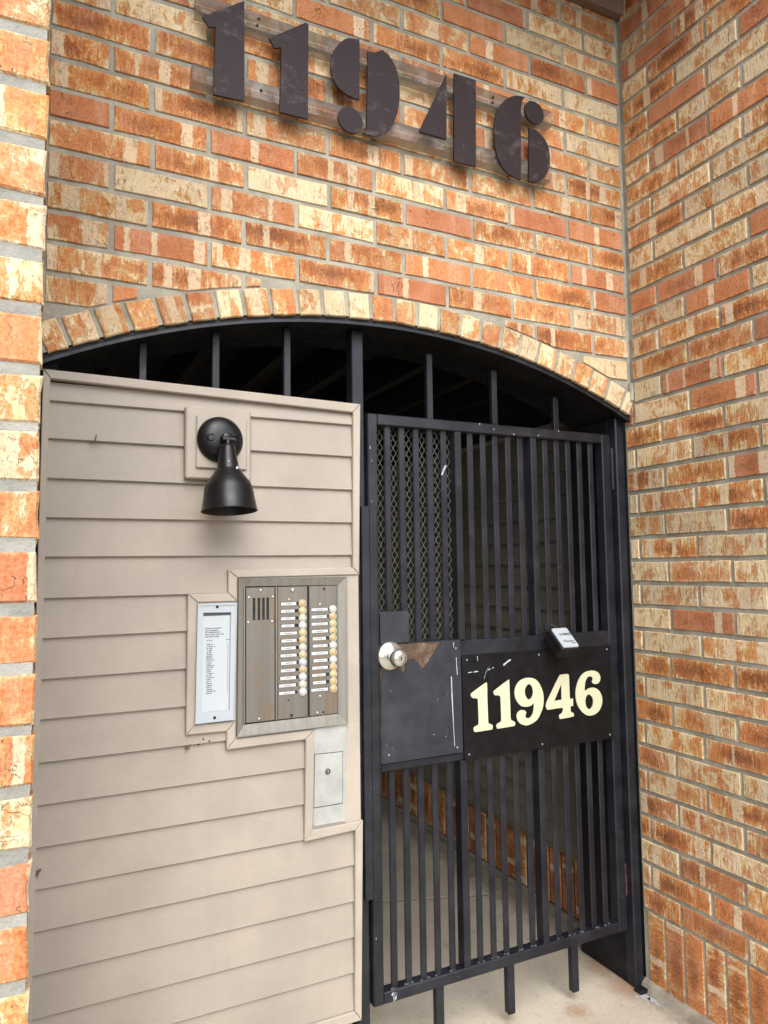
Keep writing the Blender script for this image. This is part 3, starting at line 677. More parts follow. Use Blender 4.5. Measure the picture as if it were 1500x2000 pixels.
SIGN= {'one_a': [(-7.66, 13.456), (-7.599, 13.431), (-7.584, 13.379), (-7.583, 12.722), (-7.568, 11.936), (-7.534, 11.852), (-7.4, 11.798), (-7.353, 11.722), (-7.38, 11.634), (-7.443, 11.601), (-8.148, 11.588), (-8.232, 11.617), (-8.265, 11.7), (-8.227, 11.785), (-8.069, 11.838), (-8.032, 11.884), (-8.022, 11.982), (-8.032, 12.763), (-8.047, 12.855), (-8.101, 12.89), (-8.258, 12.914), (-8.34, 12.971), (-8.355, 13.052), (-8.3, 13.127)], 'one_b': [(-6.563, 13.477), (-6.501, 13.424), (-6.495, 13.033), (-6.482, 12.417), (-6.476, 11.966), (-6.436, 11.87), (-6.298, 11.795), (-6.258, 11.709), (-6.29, 11.651), (-6.342, 11.625), (-7.072, 11.605), (-7.157, 11.641), (-7.182, 11.724), (-7.141, 11.791), (-6.99, 11.846), (-6.946, 11.892), (-6.936, 11.972), (-6.945, 12.664), (-6.971, 12.87), (-7.033, 12.912), (-7.194, 12.934), (-7.267, 12.987), (-7.277, 13.059), (-7.225, 13.126)], 'nine': [(-5.48, 13.494), (-5.246, 13.44), (-5.065, 13.321), (-4.914, 13.109), (-4.804, 12.826), (-4.779, 12.571), (-4.825, 12.261), (-4.954, 12.001), (-5.121, 11.777), (-5.362, 11.646), (-5.598, 11.588), (-5.779, 11.597), (-6.008, 11.693), (-6.144, 11.851), (-6.176, 12.018), (-6.121, 12.136), (-5.991, 12.216), (-5.862, 12.218), (-5.759, 12.183), (-5.69, 12.104), (-5.726, 12.035), (-5.741, 11.964), (-5.704, 11.899), (-5.628, 11.86), (-5.51, 11.879), (-5.389, 11.981), (-5.323, 12.141), (-5.299, 12.305), (-5.303, 12.431), (-5.441, 12.36), (-5.625, 12.332), (-5.831, 12.355), (-6.009, 12.444), (-6.157, 12.613), (-6.24, 12.826), (-6.241, 13.032), (-6.163, 13.232), (-5.977, 13.403), (-5.741, 13.489)], 'nine_hole': [(-5.515, 13.246), (-5.4, 13.17), (-5.339, 13.039), (-5.318, 12.891), (-5.354, 12.748), (-5.445, 12.642), (-5.55, 12.616), (-5.651, 12.691), (-5.717, 12.822), (-5.738, 12.969), (-5.708, 13.091), (-5.621, 13.198)], 'four': [(-3.819, 13.489), (-3.515, 13.503), (-3.42, 13.459), (-3.404, 13.372), (-3.399, 12.941), (-3.385, 12.468), (-3.252, 12.456), (-3.226, 12.421), (-3.231, 12.153), (-3.252, 12.134), (-3.363, 12.129), (-3.37, 11.952), (-3.345, 11.896), (-3.236, 11.843), (-3.211, 11.765), (-3.256, 11.695), (-3.891, 11.663), (-3.972, 11.692), (-3.995, 11.79), (-3.952, 11.849), (-3.841, 11.891), (-3.82, 11.943), (-3.824, 12.113), (-4.524, 12.102), (-4.63, 12.137), (-4.679, 12.247), (-4.648, 12.37), (-4.533, 12.57), (-3.931, 13.434)], 'four_hole': [(-3.842, 13.095), (-3.827, 12.454), (-4.228, 12.437)], 'six': [(-2.1, 13.542), (-1.872, 13.485), (-1.717, 13.363), (-1.666, 13.205), (-1.702, 13.065), (-1.808, 12.974), (-1.968, 12.954), (-2.096, 12.997), (-2.156, 13.068), (-2.104, 13.14), (-2.114, 13.229), (-2.184, 13.289), (-2.283, 13.308), (-2.4, 13.262), (-2.505, 13.128), (-2.557, 12.915), (-2.56, 12.72), (-2.392, 12.781), (-2.19, 12.815), (-1.99, 12.792), (-1.792, 12.676), (-1.656, 12.489), (-1.601, 12.286), (-1.631, 12.069), (-1.743, 11.861), (-1.952, 11.706), (-2.214, 11.64), (-2.47, 11.67), (-2.718, 11.814), (-2.933, 12.061), (-3.048, 12.33), (-3.078, 12.613), (-3.024, 12.91), (-2.885, 13.202), (-2.678, 13.414), (-2.417, 13.525)], 'six_hole': [(-2.331, 12.543), (-2.206, 12.46), (-2.131, 12.334), (-2.125, 12.159), (-2.183, 12.012), (-2.287, 11.924), (-2.373, 11.921), (-2.483, 12.007), (-2.54, 12.132), (-2.551, 12.285), (-2.507, 12.433), (-2.432, 12.524)]}
NUM= {'one_a': [[(-19.337, 36.738), (-17.894, 37.796), (-17.888, 34.159), (-18.954, 34.089), (-18.881, 36.514), (-19.104, 36.429)]], 'one_b': [[(-17.012, 36.715), (-15.633, 37.768), (-15.532, 37.718), (-15.579, 34.141), (-16.621, 34.116), (-16.556, 36.524), (-16.798, 36.419)]], 'nine': [[(-13.516, 37.816), (-13.935, 37.737), (-14.29, 37.45), (-14.556, 37.024), (-14.676, 36.506), (-14.65, 36.119), (-14.48, 35.776), (-14.191, 35.551), (-13.84, 35.454), (-13.544, 35.436)], [(-13.177, 37.433), (-12.915, 37.482), (-12.555, 37.701), (-12.296, 37.566), (-12.05, 37.26), (-11.899, 36.834), (-11.852, 36.26), (-11.9, 35.659), (-12.085, 35.024), (-12.403, 34.533), (-12.775, 34.262), (-13.14, 34.167), (-13.409, 34.182), (-13.319, 34.245), (-13.257, 34.364)]], 'nine_dot': [(-13.915, 35.064), (-13.925, 34.046), (-14.393, 34.51), (-13.434, 34.572)], 'four': [[(-9.745, 37.591), (-9.806, 34.877), (-11.033, 34.878)], [(-9.386, 37.732), (-8.357, 37.75), (-8.454, 34.083), (-9.473, 34.069)]], 'six': [[(-5.909, 37.732), (-6.142, 37.715), (-6.432, 37.644), (-6.78, 37.446), (-7.07, 37.168), (-7.334, 36.779), (-7.473, 36.282), (-7.515, 35.791), (-7.479, 35.154), (-7.341, 34.662), (-7.074, 34.296), (-6.715, 34.117), (-6.249, 34.045), (-6.205, 35.112), (-6.144, 37.209), (-6.061, 37.528)], [(-5.735, 36.458), (-5.37, 36.419), (-5.022, 36.225), (-4.765, 35.893), (-4.678, 35.416), (-4.742, 34.928), (-4.966, 34.504), (-5.242, 34.242), (-5.511, 34.107), (-5.845, 34.09), (-5.798, 35.213)]], 'six_dot': [(-5.487, 37.692), (-5.375, 36.683), (-5.931, 37.096), (-4.956, 37.191)]}

# ------------------------------------------------------------------ siding panel beside the gate
sp = thing('siding_panel', 'taupe lapped siding panel filling the left part of the arched opening', 'siding panel', (-18.6, 0.6, 2.4))
laps = [23.41, 22.21, 21.00, 19.78, 18.59, 17.33, 16.13, 14.91, 13.69, 12.45, 11.22, 9.98, 8.79, 7.60, 6.38, 5.18, 3.97, 2.76]
tops = [24.02]+laps[:-1]
for z0, z1 in zip(laps, tops):
    m = MB(); t = z1+0.05 if z1 < 24 else z1
    prof = [(0.44, z0), (0.415, z0+0.025), (0.42, z0+0.06), (0.545, t), (0.66, t), (0.66, z0)]
    xa, xb = -23.86, -13.50; n = len(prof)
    ja, jb, jy = random.uniform(-0.02, 0.02), random.uniform(-0.02, 0.02), random.uniform(-0.012, 0.012)
    m.v = [(xa, p[0]+(jy if p[0] < 0.5 else 0), p[1]+ja) for p in prof]+[(xb, p[0]-(jy if p[0] < 0.5 else 0), p[1]+jb) for p in prof]
    m.f = [(i, (i+1) % n, n+(i+1) % n, n+i) for i in range(n)]+[tuple(range(n)), tuple(range(2*n-1, n-1, -1))]
    part('plank', m, 'siding', sp)
boxpart('backing_board', -23.95, -13.40, 0.67, 0.86, 2.45, 24.1, 'wood', sp, 0.0)
trim_o = [(-23.93, 24.36), (-13.23, 24.20), (-13.35, 17.87), (-17.85, 17.84), (-17.85, 17.05), (-19.18, 17.05), (-19.22, 13.12), (-17.90, 13.10), (-17.91, 12.50), (-15.10, 12.53), (-15.20, 9.13), (-13.30, 9.15), (-13.43, 2.40), (-24.05, 2.40)]
trim_i = [(-23.72, 24.07), (-13.53, 23.86), (-13.60, 18.14), (-18.17, 18.10), (-18.17, 17.34), (-19.50, 17.33), (-19.53, 12.81), (-18.20, 12.79), (-18.21, 12.19), (-15.44, 12.21), (-15.51, 8.78), (-13.60, 8.85), (-13.69, 2.75), (-23.87, 2.75)]
for i in range(14):
    j = (i+1) % 14; e = 0.006
    a, b, c, dd = Vector(trim_o[i]), Vector(trim_o[j]), Vector(trim_i[j]), Vector(trim_i[i])
    t = (b-a).normalized()*e
    m = MB(); m.prism([tuple(a+t), tuple(b-t), tuple(c-t), tuple(dd+t)], 0.30, 0.64, 0.03); part('trim', m, 'trim', sp)
m = MB(); m.prism([(-13.37, 17.86), (-17.84, 17.83), (-17.84, 17.04), (-19.17, 17.04), (-19.21, 13.13), (-17.89, 13.11), (-17.90, 12.51), (-15.09, 12.54), (-15.19, 9.14), (-13.37, 9.16)], 0.365, 0.64, 0.0)
part('mounting_board', m, 'trim', sp)
for (x, z) in ((-19.1, 12.45), (-18.75, 12.52), (-18.95, 12.6)):
    m = MB(); m.lathe([(0.03, 0.0), (0.03, 0.02)], (x, 0.43, z), (0, -1, 0), 8); part('nail_hole', m, 'dark', sp)

def critter(x, z, s, label, name='dead_insect'):
    t = thing(name, label, 'insect', (x, 0.40, z))
    m = MB(); m.lathe([(0.01, -1.0*s), (0.30*s, -0.6*s), (0.36*s, 0.0), (0.25*s, 0.6*s), (0.01, 1.0*s)], (x, 0.38, z), (0.8, 0.1, 0.6), 8); part('body', m, 'bug', t, smooth=True)
    m = MB()
    for k in range(3): m.tube([(x-0.3*s+0.3*s*k, 0.39, z), (x-0.5*s+0.35*s*k, 0.36, z-0.7*s)], 0.05*s, 4)
    part('legs', m, 'bug', t)
critter(-23.80, 9.30, 0.16, 'small brown insect stuck to the left edge of the siding')
critter(-19.45, 12.42, 0.12, 'tiny brown insect on the siding just below the directory')
tw = thing('cobweb_twig', 'thin dry twig caught on the upper left siding', 'twig', (-22.4, 0.4, 22.15))
m = MB(); m.tube([(-22.55, 0.40, 22.12), (-22.40, 0.38, 22.20), (-22.36, 0.37, 22.42)], 0.018, 5); m.tube([(-22.42, 0.38, 22.2), (-22.2, 0.38, 22.15)], 0.015, 5); part('stalk', m, 'bug', tw)

# ------------------------------------------------------------------ wall lamp
lp = thing('wall_lamp', 'black swivel lamp with a bell shaped shade on the siding', 'lamp', (-18.53, 0.3, 22.4))
boxpart('mounting_block', -19.64, -17.44, 0.16, 0.50, 21.13, 23.57, 'trim', lp, 0.05)
boxpart('mounting_plate', -19.31, -17.60, 0.06, 0.155, 21.48, 23.26, 'trim', lp, 0.04)
m = MB(); m.lathe([(0.77, 0.0), (0.775, 0.05), (0.74, 0.12), (0.62, 0.23), (0.45, 0.31), (0.25, 0.345), (0.02, 0.36)], (-18.53, 0.055, 22.46), (0, -1, 0), 36)
dish = part('dish', m, 'lamp', lp, smooth=True)
for x in (-18.90, -18.12):
    m = MB(); m.lathe([(0.13, 0.0), (0.13, 0.05), (0.10, 0.07), (0.085, 0.02)], (x, -0.225, 22.47), (0, -1, 0), 14); sc = part('screw_boss', m, 'lamp', dish, smooth=40)
m = MB(); m.lathe([(0.20, 0.0), (0.20, 0.26), (0.15, 0.30)], (-18.42, -0.24, 22.44), (0.15, -1, -0.05), 16)
m.lathe([(0.07, -0.20), (0.10, -0.2), (0.10, 0.2), (0.07, 0.2)], (-18.42, -0.66, 22.36), (1, 0, 0), 12); m.tube([(-18.42, -0.45, 22.42), (-18.44, -0.68, 22.34), (-18.46, -0.72, 22.16)], 0.09, 10)
part('swivel', m, 'lamp', lp, smooth=40)
ax = Vector((0.012, -0.10, -1)).normalized(); top = Vector((-18.47, -0.70, 22.20))
prof_o = [(0.10, 0.0), (0.20, 0.02), (0.245, 0.10), (0.29, 0.40), (0.36, 0.82), (0.38, 0.86), (0.55, 1.10), (0.70, 1.30), (0.77, 1.46), (0.80, 1.70), (0.885, 2.20), (0.90, 2.22)]
prof = prof_o+[(0.875, 2.22), (0.86, 2.18), (0.77, 1.70), (0.74, 1.47), (0.52, 1.12), (0.30, 0.86), (0.02, 0.80)]
m = MB(); m.lathe(prof, top, ax, 40); shd = part('shade', m, 'lamp', lp, smooth=50)
m = MB()
for x, z, r in ((-18.52, 21.58, 0.025), (-18.25, 21.38, 0.045), (-18.28, 21.34, 0.03)): m.lathe([(r, 0.0), (r*0.6, 0.012), (0.001, 0.014)], (x, -0.70-0.10*(22.2-z)-(0.355 if z > 21.5 else 0.36), z), (0, -1, 0), 7)
part('paint_chip', m, 'label', shd)

# ------------------------------------------------------------------ intercom
ic = thing('intercom_panel', 'stained steel entry intercom with two columns of round call buttons', 'intercom', (-15.9, 0.3, 12.6))
fo = [(-17.88, 12.60), (-13.90, 12.60), (-13.88, 17.81), (-17.84, 17.82)]; fi = [(-17.64, 12.95), (-14.23, 12.98), (-14.20, 17.52), (-17.60, 17.55)]
m = MB()
for i in range(4):
    j = (i+1) % 4
    A, B, C_, D_ = fo[i], fo[j], fi[j], fi[i]
    m.quad([(A[0], 0.20, A[1]), (B[0], 0.20, B[1]), (C_[0], 0.28, C_[1]), (D_[0], 0.28, D_[1])])
    m.quad([(A[0], 0.20, A[1]), (A[0], 0.362, A[1]), (B[0], 0.362, B[1]), (B[0], 0.20, B[1])])
    m.quad([(D_[0], 0.28, D_[1]), (C_[0], 0.28, C_[1]), (C_[0], 0.33, C_[1]), (D_[0], 0.33, D_[1])])
part('frame', m, 'steelframe', ic)
boxpart('back_box', -17.66, -14.20, 0.315, 0.36, 12.94, 17.54, 'dark', ic, 0.0)
plates = [boxpart('faceplate', a, b, 0.255, 0.31, 13.0, 17.50, 'steel', ic, 0.015) for a, b in ((-17.58, -16.57), (-16.47, -15.385), (-15.315, -14.26))]
for x in (-16.52, -17.66+0.02, -14.25): boxpart('rib', x-0.028, x+0.028, 0.225, 0.31, 12.99, 17.51, 'steelframe', ic, 0.012)
for x in (-17.30, -17.13, -16.97, -16.82): boxpart('speaker_slot', x-0.045, x+0.045, 0.248, 0.262, 16.40, 17.15, 'dark', plates[0], 0.0)
def screw(x, y, z, r, parent, mat='screw'):
    m = MB(); m.lathe([(r, 0.0), (r*0.95, r*0.35), (r*0.5, r*0.6), (0.001, r*0.65)], (x, y, z), (0, -1, 0), 10); return part('screw', m, mat, parent, smooth=True)
for x, z in ((-17.07, 17.40), (-17.48, 17.17), (-16.64, 17.17), (-17.50, 16.34), (-16.67, 16.33), (-17.12, 13.10)): screw(x, 0.256, z, 0.045, plates[0])
for x, z, r, mt in ((-15.92, 17.38, 0.07, 'screw'), (-15.98, 13.10, 0.05, 'dark'), (-16.06, 17.06, 0.04, 'screw'), (-16.09, 13.62, 0.03, 'dark')): screw(x, 0.256, z, r, plates[1], mt)
for x, z, r, mt in ((-14.75, 17.40, 0.05, 'rust'), (-14.91, 16.86, 0.04, 'screw'), (-14.93, 13.66, 0.04, 'screw'), (-15.03, 13.10, 0.04, 'screw'), (-14.81, 13.10, 0.04, 'dark')): screw(x, 0.256, z, r, plates[2], mt)
c1 = 'gold yellow ivory pearl yellow gold ivory yellow blue gold pearl ivory pearl'.split()
c2 = 'pearl gold yellow gold gold pearl gold pearl gold yellow gold gold'.split()
w1 = [(-16.36, .56), (-16.36, .50), (-16.36, .52), (-16.34, .47), (-16.40, .63), (-16.34, .55), (-16.36, .54), (-16.38, .59), (-16.36, .56), (-16.37, .53), (-16.39, .57), (-16.43, .61), (-16.43, .57)]
w2 = [(-15.24, .62), (-15.24, .58), (-15.24, .62), (-15.24, .62), (-15.20, .50), (-15.20, .56), (-15.25, .63), (-15.18, .53), (-15.22, .59), (-15.23, .51), (-15.20, .49), (-15.26, .63)]
ink = MB()
for cols, ws, x0, za, zb, pl in ((c1, w1, -15.575, 16.91, 13.87, plates[1]), (c2, w2, -14.435, 16.67, 13.88, plates[2])):
    for i, (c, (lx, lw)) in enumerate(zip(cols, ws)):
        z = za+(zb-za)*i/(len(cols)-1)
        m = MB(); m.lathe([(0.100, 0.0), (0.100, 0.05), (0.090, 0.068), (0.05, 0.08), (0.001, 0.084)], (x0, 0.254, z), (0, -1, 0), 18)
        bt = part('call_button', m, c, ic, smooth=50)
        m = MB(); m.lathe([(0.138, 0.0), (0.138, 0.045), (0.128, 0.058), (0.108, 0.058), (0.102, 0.045), (0.102, 0.0)], (x0, 0.2545, z), (0, -1, 0), 18); part('button_ring', m, 'pearl' if c in ('pearl', 'ivory', 'blue') else 'ivory', bt, smooth=50)
        e = lx+0.66 if pl is plates[1] else -14.585
        sl_ = boxpart('label_slot', lx-0.02, max(e, lx+lw+0.01), 0.250, 0.262, z-0.045, z+0.062, 'dark', ic, 0.0)
        boxpart('name_strip', lx, lx+lw, 0.236, 0.2495, z-0.05+random.uniform(-.008, .008), z+0.052, 'label', sl_, 0.006)
        q = lx+lw*0.30
        while q < lx+lw*0.72: 
            g = random.uniform(0.012, 0.03); ink.quad([(q, 0.2345, z-0.014), (q+g, 0.2345, z-0.014), (q+g, 0.2345, z+0.016), (q, 0.2345, z+0.016)]); q += g+0.012
part('print', ink, 'ink', ic, stuff=True)

# ------------------------------------------------------------------ directory
dr = thing('directory_board', 'white framed list of residents beside the intercom', 'directory', (-18.58, 0.3, 13.1))
fo = [(-19.26, 13.16), (-17.99, 13.17), (-17.90, 17.01), (-19.20, 17.02)]
wi = [(-19.06, 13.52), (-18.14, 13.50), (-18.10, 16.70), (-19.02, 16.72)]
m = MB()
for i in range(4):
    j = (i+1) % 4
    A, B, C_, D_ = fo[i], fo[j], wi[j], wi[i]
    m.quad([(A[0], 0.20, A[1]), (B[0], 0.20, B[1]), (C_[0], 0.20, C_[1]), (D_[0], 0.20, D_[1])])
    m.quad([(A[0], 0.20, A[1]), (A[0], 0.362, A[1]), (B[0], 0.362, B[1]), (B[0], 0.20, B[1])])
    m.quad([(D_[0], 0.20, D_[1]), (C_[0], 0.20, C_[1]), (C_[0], 0.29, C_[1]), (D_[0], 0.29, D_[1])])
part('frame', m, 'white', dr)
m = MB()
for i in range(4):
    A, B = Vector(fo[i]), Vector(fo[(i+1) % 4]); c = Vector((-18.58, 15.1))
    A2, B2 = A+(c-A)*0.035, B+(c-B)*0.035
    m.quad([(A.x, 0.17, A.y), (B.x, 0.17, B.y), (B2.x, 0.17, B2.y), (A2.x, 0.17, A2.y)]); m.quad([(A.x, 0.17, A.y), (A.x, 0.199, A.y), (B.x, 0.199, B.y), (B.x, 0.17, B.y)]); m.quad([(A2.x, 0.17, A2.y), (B2.x, 0.17, B2.y), (B2.x, 0.199, B2.y), (A2.x, 0.199, A2.y)])
part('rim', m, 'white', dr)
m = MB(); m.quad([(-19.06, 0.285, 13.50), (-18.12, 0.285, 13.50), (-18.10, 0.285, 16.60), (-19.02, 0.285, 16.60)]); pap = part('paper', m, 'paper', dr)
boxpart('slot_shadow', -19.02, -18.10, 0.287, 0.30, 16.60, 16.72, 'ink', dr, 0.0)
m = MB()
def line(z, x, n, lo=0.025, hi=0.06, h=0.034):
    for _ in range(n):
        g = random.uniform(lo, hi); m.quad([(x, 0.2835, z-h/2), (x+g, 0.2835, z-h/2), (x+g, 0.2835, z+h/2), (x, 0.2835, z+h/2)]); x += g+random.choice((0.008, 0.008, 0.03))
for z, n in ((16.19, 11), (16.12, 9), (16.06, 10), (15.99, 12), (15.92, 9)): line(z, -18.94, n)
line(15.80, -18.88, 3); line(15.80, -18.24, 2)
for i in range(26):
    z = 15.67-0.0635*i; line(z, -18.89+random.uniform(-0.01, 0.01), random.choice((3, 3, 3, 4, 4, 5))); line(z, -18.21, 1, 0.025, 0.04, 0.022)
part('print', m, 'ink', pap, stuff=True)
screw(-18.56, 0.198, 16.90, 0.05, dr, 'dark'); screw(-18.63, 0.198, 13.30, 0.05, dr, 'dark')

# ------------------------------------------------------------------ key box
kb = thing('key_box', 'dull silver key box with a small round lock below the intercom', 'key box', (-14.55, 0.36, 9.2))
m = MB(); m.prism([(-15.13, 12.545), (-13.92, 12.59), (-13.98, 9.32), (-15.19, 9.24)], 0.31, 0.364, 0.01); part('plate', m, 'galv', kb)
m = MB(); m.prism([(-15.12, 11.66), (-14.07, 11.63), (-14.10, 9.88), (-15.16, 9.88)], 0.285, 0.306, 0.012); dp = part('door', m, 'galv', kb)
m = MB(); m.prism([(-15.14, 11.69), (-14.05, 11.66), (-14.08, 9.85), (-15.17, 9.85)], 0.3065, 0.3095, 0.0); part('door_gap', m, 'inkdark', kb)
m = MB(); m.lathe([(0.10, 0.0), (0.10, 0.03), (0.07, 0.045), (0.001, 0.045)], (-14.65, 0.2845, 11.04), (0, -1, 0), 18); lk = part('lock', m, 'inkdark', dp, smooth=40)
boxpart('keyhole', -14.66, -14.64, 0.232, 0.2385, 10.99, 11.09, 'screw', kb, 0.0)
boxpart('bottom_lip', -15.18, -13.99, 0.27, 0.309, 9.25, 9.33, 'galv', kb, 0.01)

# ------------------------------------------------------------------ the gate
GX0, GX1, GY = -12.71, -0.53, 0.85
gt = thing('security_gate', 'dark grey barred iron security gate closed across the passage', 'gate', (-6.6, 1.1, 2.3))
st = boxpart('stile', GX0, -12.29, GY, GY+0.5, 2.32, 24.03, 'iron', gt, 0.04)
boxpart('stile', -1.02, GX1, GY, GY+0.5, 2.32, 24.03, 'iron', gt, 0.04)
boxpart('rail', -12.289, -1.021, GY+0.003, GY+0.497, 23.60, 24.027, 'iron', gt, 0.04)
boxpart('rail', -12.289, -1.021, GY+0.003, GY+0.497, 2.323, 2.74, 'iron', gt, 0.04)
boxpart('rail', -8.76, -1.021, GY+0.02, GY+0.48, 14.55, 15.19, 'iron', gt, 0.03)
boxpart('rail', -12.289, -8.76, GY+0.02, GY+0.48, 10.54, 10.85, 'iron', gt, 0.03)
boxpart('rail', -8.76, -1.021, GY+0.02, GY+0.48, 10.56, 10.86, 'iron', gt, 0.03)
for a, b in ((-8.81, -8.50), (-5.01, -4.70)):
    boxpart('muntin', a, b, GY+0.006, GY+0.49, 15.195, 23.597, 'iron', gt, 0.03)
    boxpart('muntin', a-0.04, b-0.04, GY+0.006, GY+0.49, 2.743, 10.536, 'iron', gt, 0.03)
up_b = lo_b = None
for xs in ((-11.91, -11.29, -10.65, -10.02, -9.38), (-8.11, -7.48, -6.87, -6.21, -5.58), (-4.25, -3.61, -2.98, -2.34, -1.69)):
    for x in xs:
        xc = x+0.14
        if up_b is None:
            up_b = boxpart('bar', xc-0.14, xc+0.14, GY+0.17, GY+0.27, 15.1, 23.65, 'iron', gt, 0.035); lo_b = boxpart('bar', xc-0.14, xc+0.14, GY+0.17, GY+0.27, 2.70, 10.6, 'iron', gt, 0.035)
        else: inst(up_b, gt, (xc, GY+0.22, 19.375)); inst(lo_b, gt, (xc-0.02, GY+0.22, 6.65))
for x, zt in ((-9.98, 26.70), (-6.85, 26.37), (-3.60, 25.52)): boxpart('spike', x, x+0.26, GY+0.13, GY+0.37, 24.03, zt, 'iron', gt, 0.02)
for x in (-10.06, -6.80, -3.55): boxpart('spike', x, x+0.34, GY+0.10, GY+0.40, 0.42, 2.32, 'iron', gt, 0.03)
# expanded metal behind the first bay
m = MB(); px, pz = 0.235, 0.40; x = -12.35
while x < -8.75:
    z = 15.2; s = 1
    while z < 23.6:
        for sg in (1, -1):
            xa, xb = (x, x+px/2) if s > 0 else (x+px/2, x)
            if sg < 0: xa, xb = 2*x-xa+0.0, 2*x-xb+0.0
            t = 0.010
            k = len(m.v)
            m.v += [(xa-t, GY+0.42, z), (xa+t, GY+0.42, z), (xa, GY+0.47, z), (xb-t, GY+0.42, z+pz/2), (xb+t, GY+0.42, z+pz/2), (xb, GY+0.47, z+pz/2)]
            m.f += [(k, k+1, k+4, k+3), (k+1, k+2, k+5, k+4), (k+2, k, k+3, k+5)]
        z += pz/2; s = -s
    x += px
part('wire_mesh', m, 'wire', gt, stuff=True)
# weld beads where the bars meet the rails
m = MB()
for xs in ((-11.91, -11.29, -10.65, -10.02, -9.38), (-8.11, -7.48, -6.87, -6.21, -5.58), (-4.25, -3.61, -2.98, -2.34, -1.69)):
    for x in xs:
        for q in range(4):
            r = random.uniform(0.03, 0.07); m.lathe([(r, 0.0), (r*0.8, r*0.5), (0.001, r*0.7)], (x+0.12+random.uniform(-0.18, 0.18), GY+random.uniform(0.10, 0.17), 2.735), (0, 0, 1), 6)
        r = random.uniform(0.03, 0.05); m.lathe([(r, 0.0), (r*0.8, r*0.5), (0.001, r*0.7)], (x+0.14, GY+0.15, 23.60), (0, 0, -1), 6)
part('weld_beads', m, 'weld', gt, stuff=True)
# latch side sheets
boxpart('latch_plate', -12.285, -11.06, GY-0.03, GY+0.02, 15.26, 16.46, 'plate', gt, 0.012)
hole = [(-9.70, 15.20), (-9.95, 14.78), (-10.48, 14.20), (-10.64, 14.40), (-10.86, 14.62), (-11.02, 14.60), (-11.20, 14.55), (-11.24, 14.34), (-11.30, 14.12), (-11.42, 14.24), (-11.54, 14.36), (-12.27, 14.40)]
rag = []
for (ax_, az_), (bx_, bz_) in zip(hole, hole[1:]):
    for q in range(4):
        t = q/4; rag.append((ax_+(bx_-ax_)*t+(random.uniform(-0.03, 0.03) if q else 0), az_+(bz_-az_)*t+(random.uniform(-0.03, 0.03) if q else 0)))
hole = rag+[hole[-1]]
m = MB(); m.prism([(-12.27, 10.86), (-8.77, 10.87), (-8.79, 15.22), (-9.69, 15.24)]+hole, GY-0.050, GY-0.015, 0.0); part('latch_sheet', m, 'plate', gt, label='bent grey sheet with a jagged torn corner')
boxpart('plywood', -12.285, -8.80, GY+0.012, GY+0.30, 10.87, 15.20, 'ply', gt, 0.0, label='bare weathered plywood showing through the torn sheet')
boxpart('latch_rail', -12.285, -8.80, GY+0.03, GY+0.42, 15.203, 15.258, 'iron', gt, 0.0)
for x, z in ((-12.0, 11.15), (-9.0, 14.9), (-9.02, 11.08)): screw(x, GY-0.051, z, 0.05, gt, 'dullscrew')
def splash(pts, wdt, y=GY-0.056, mat='splash'):
    m = MB()
    for a, b in zip(pts, pts[1:]):
        a, b = Vector(a), Vector(b); n_ = (b-a).normalized(); nn = Vector((-n_.y, n_.x))*wdt*random.uniform(0.4, 1.0)
        m.prism([tuple(a-nn), tuple(b-nn*0.8), tuple(b+nn*0.8), tuple(a+nn)], y, y+0.004)
    part('paint_scratch', m, mat, gt)
splash([(-9.23, 13.83), (-9.22, 13.2), (-9.20, 12.6), (-9.18, 12.1), (-9.16, 11.6), (-9.14, 11.15)], 0.028)
splash([(-8.99, 14.55), (-8.98, 14.2), (-8.95, 13.87)], 0.02)
splash([(-9.10, 15.15), (-9.10, 14.95)], 0.02)
splash([(-9.42, 11.95), (-9.36, 11.75), (-9.38, 11.6)], 0.03, GY-0.056, 'dark')
splash([(-9.36, 21.80), (-9.28, 22.0), (-9.16, 22.2)], 0.05, GY+0.164)
splash([(-11.98, 2.64), (-11.86, 2.52), (-11.80, 2.64), (-11.84, 2.40)], 0.05, GY-0.004)
splash([(-11.92, 2.68), (-11.90, 2.35)], 0.025, GY-0.004)
for x, z in ((-7.6, 23.95), (-6.9, 23.78), (-5.9, 23.64), (-4.6, 23.68), (-3.5, 23.95)): splash([(x, z), (x+0.01, z+0.07)], 0.022, GY-0.003)
for _ in range(9):
    x, z = random.uniform(-12.2, -9.0), random.uniform(10.9, 14.0); splash([(x, z), (x+random.uniform(-.05, .05), z+random.uniform(-.03, .05))], random.uniform(0.006, 0.014), GY-0.056)
for _ in range(14):
    x, z = random.uniform(-12.66, -12.5), random.uniform(3, 23); splash([(x, z), (x+random.uniform(-.01, .01), z+random.uniform(.03, .15))], random.uniform(0.008, 0.016), GY-0.004)
# astragal strip over the gap
boxpart('cover_strip', -13.06, -12.73, GY-0.14, GY-0.006, 6.15, 20.43, 'iron', gt, 0.02)
boxpart('cover_strip', -12.725, -12.41, GY-0.11, GY-0.006, 6.05, 20.43, 'iron', gt, 0.02)
# hinges
m = MB(); m.lathe([(0.06, 0), (0.06, 1.9)], (-0.515, 0.80, 21.5), (0, 0, 1), 12)
for q in range(4): m.lathe([(0.078, 0), (0.078, 0.40)], (-0.515, 0.80, 21.55+0.46*q), (0, 0, 1), 12)
part('hinge', m, 'iron', gt, smooth=40)
m = MB(); m.lathe([(0.05, 0), (0.05, 1.35)], (-0.50, 0.92, 3.75), (0, 0, 1), 12)
for q in range(2): m.lathe([(0.07, 0), (0.07, 0.36)], (-0.50, 0.92, 3.85+0.42*q), (0, 0, 1), 12)
part('hinge', m, 'rust', gt, smooth=40, label='red rusted lower hinge')
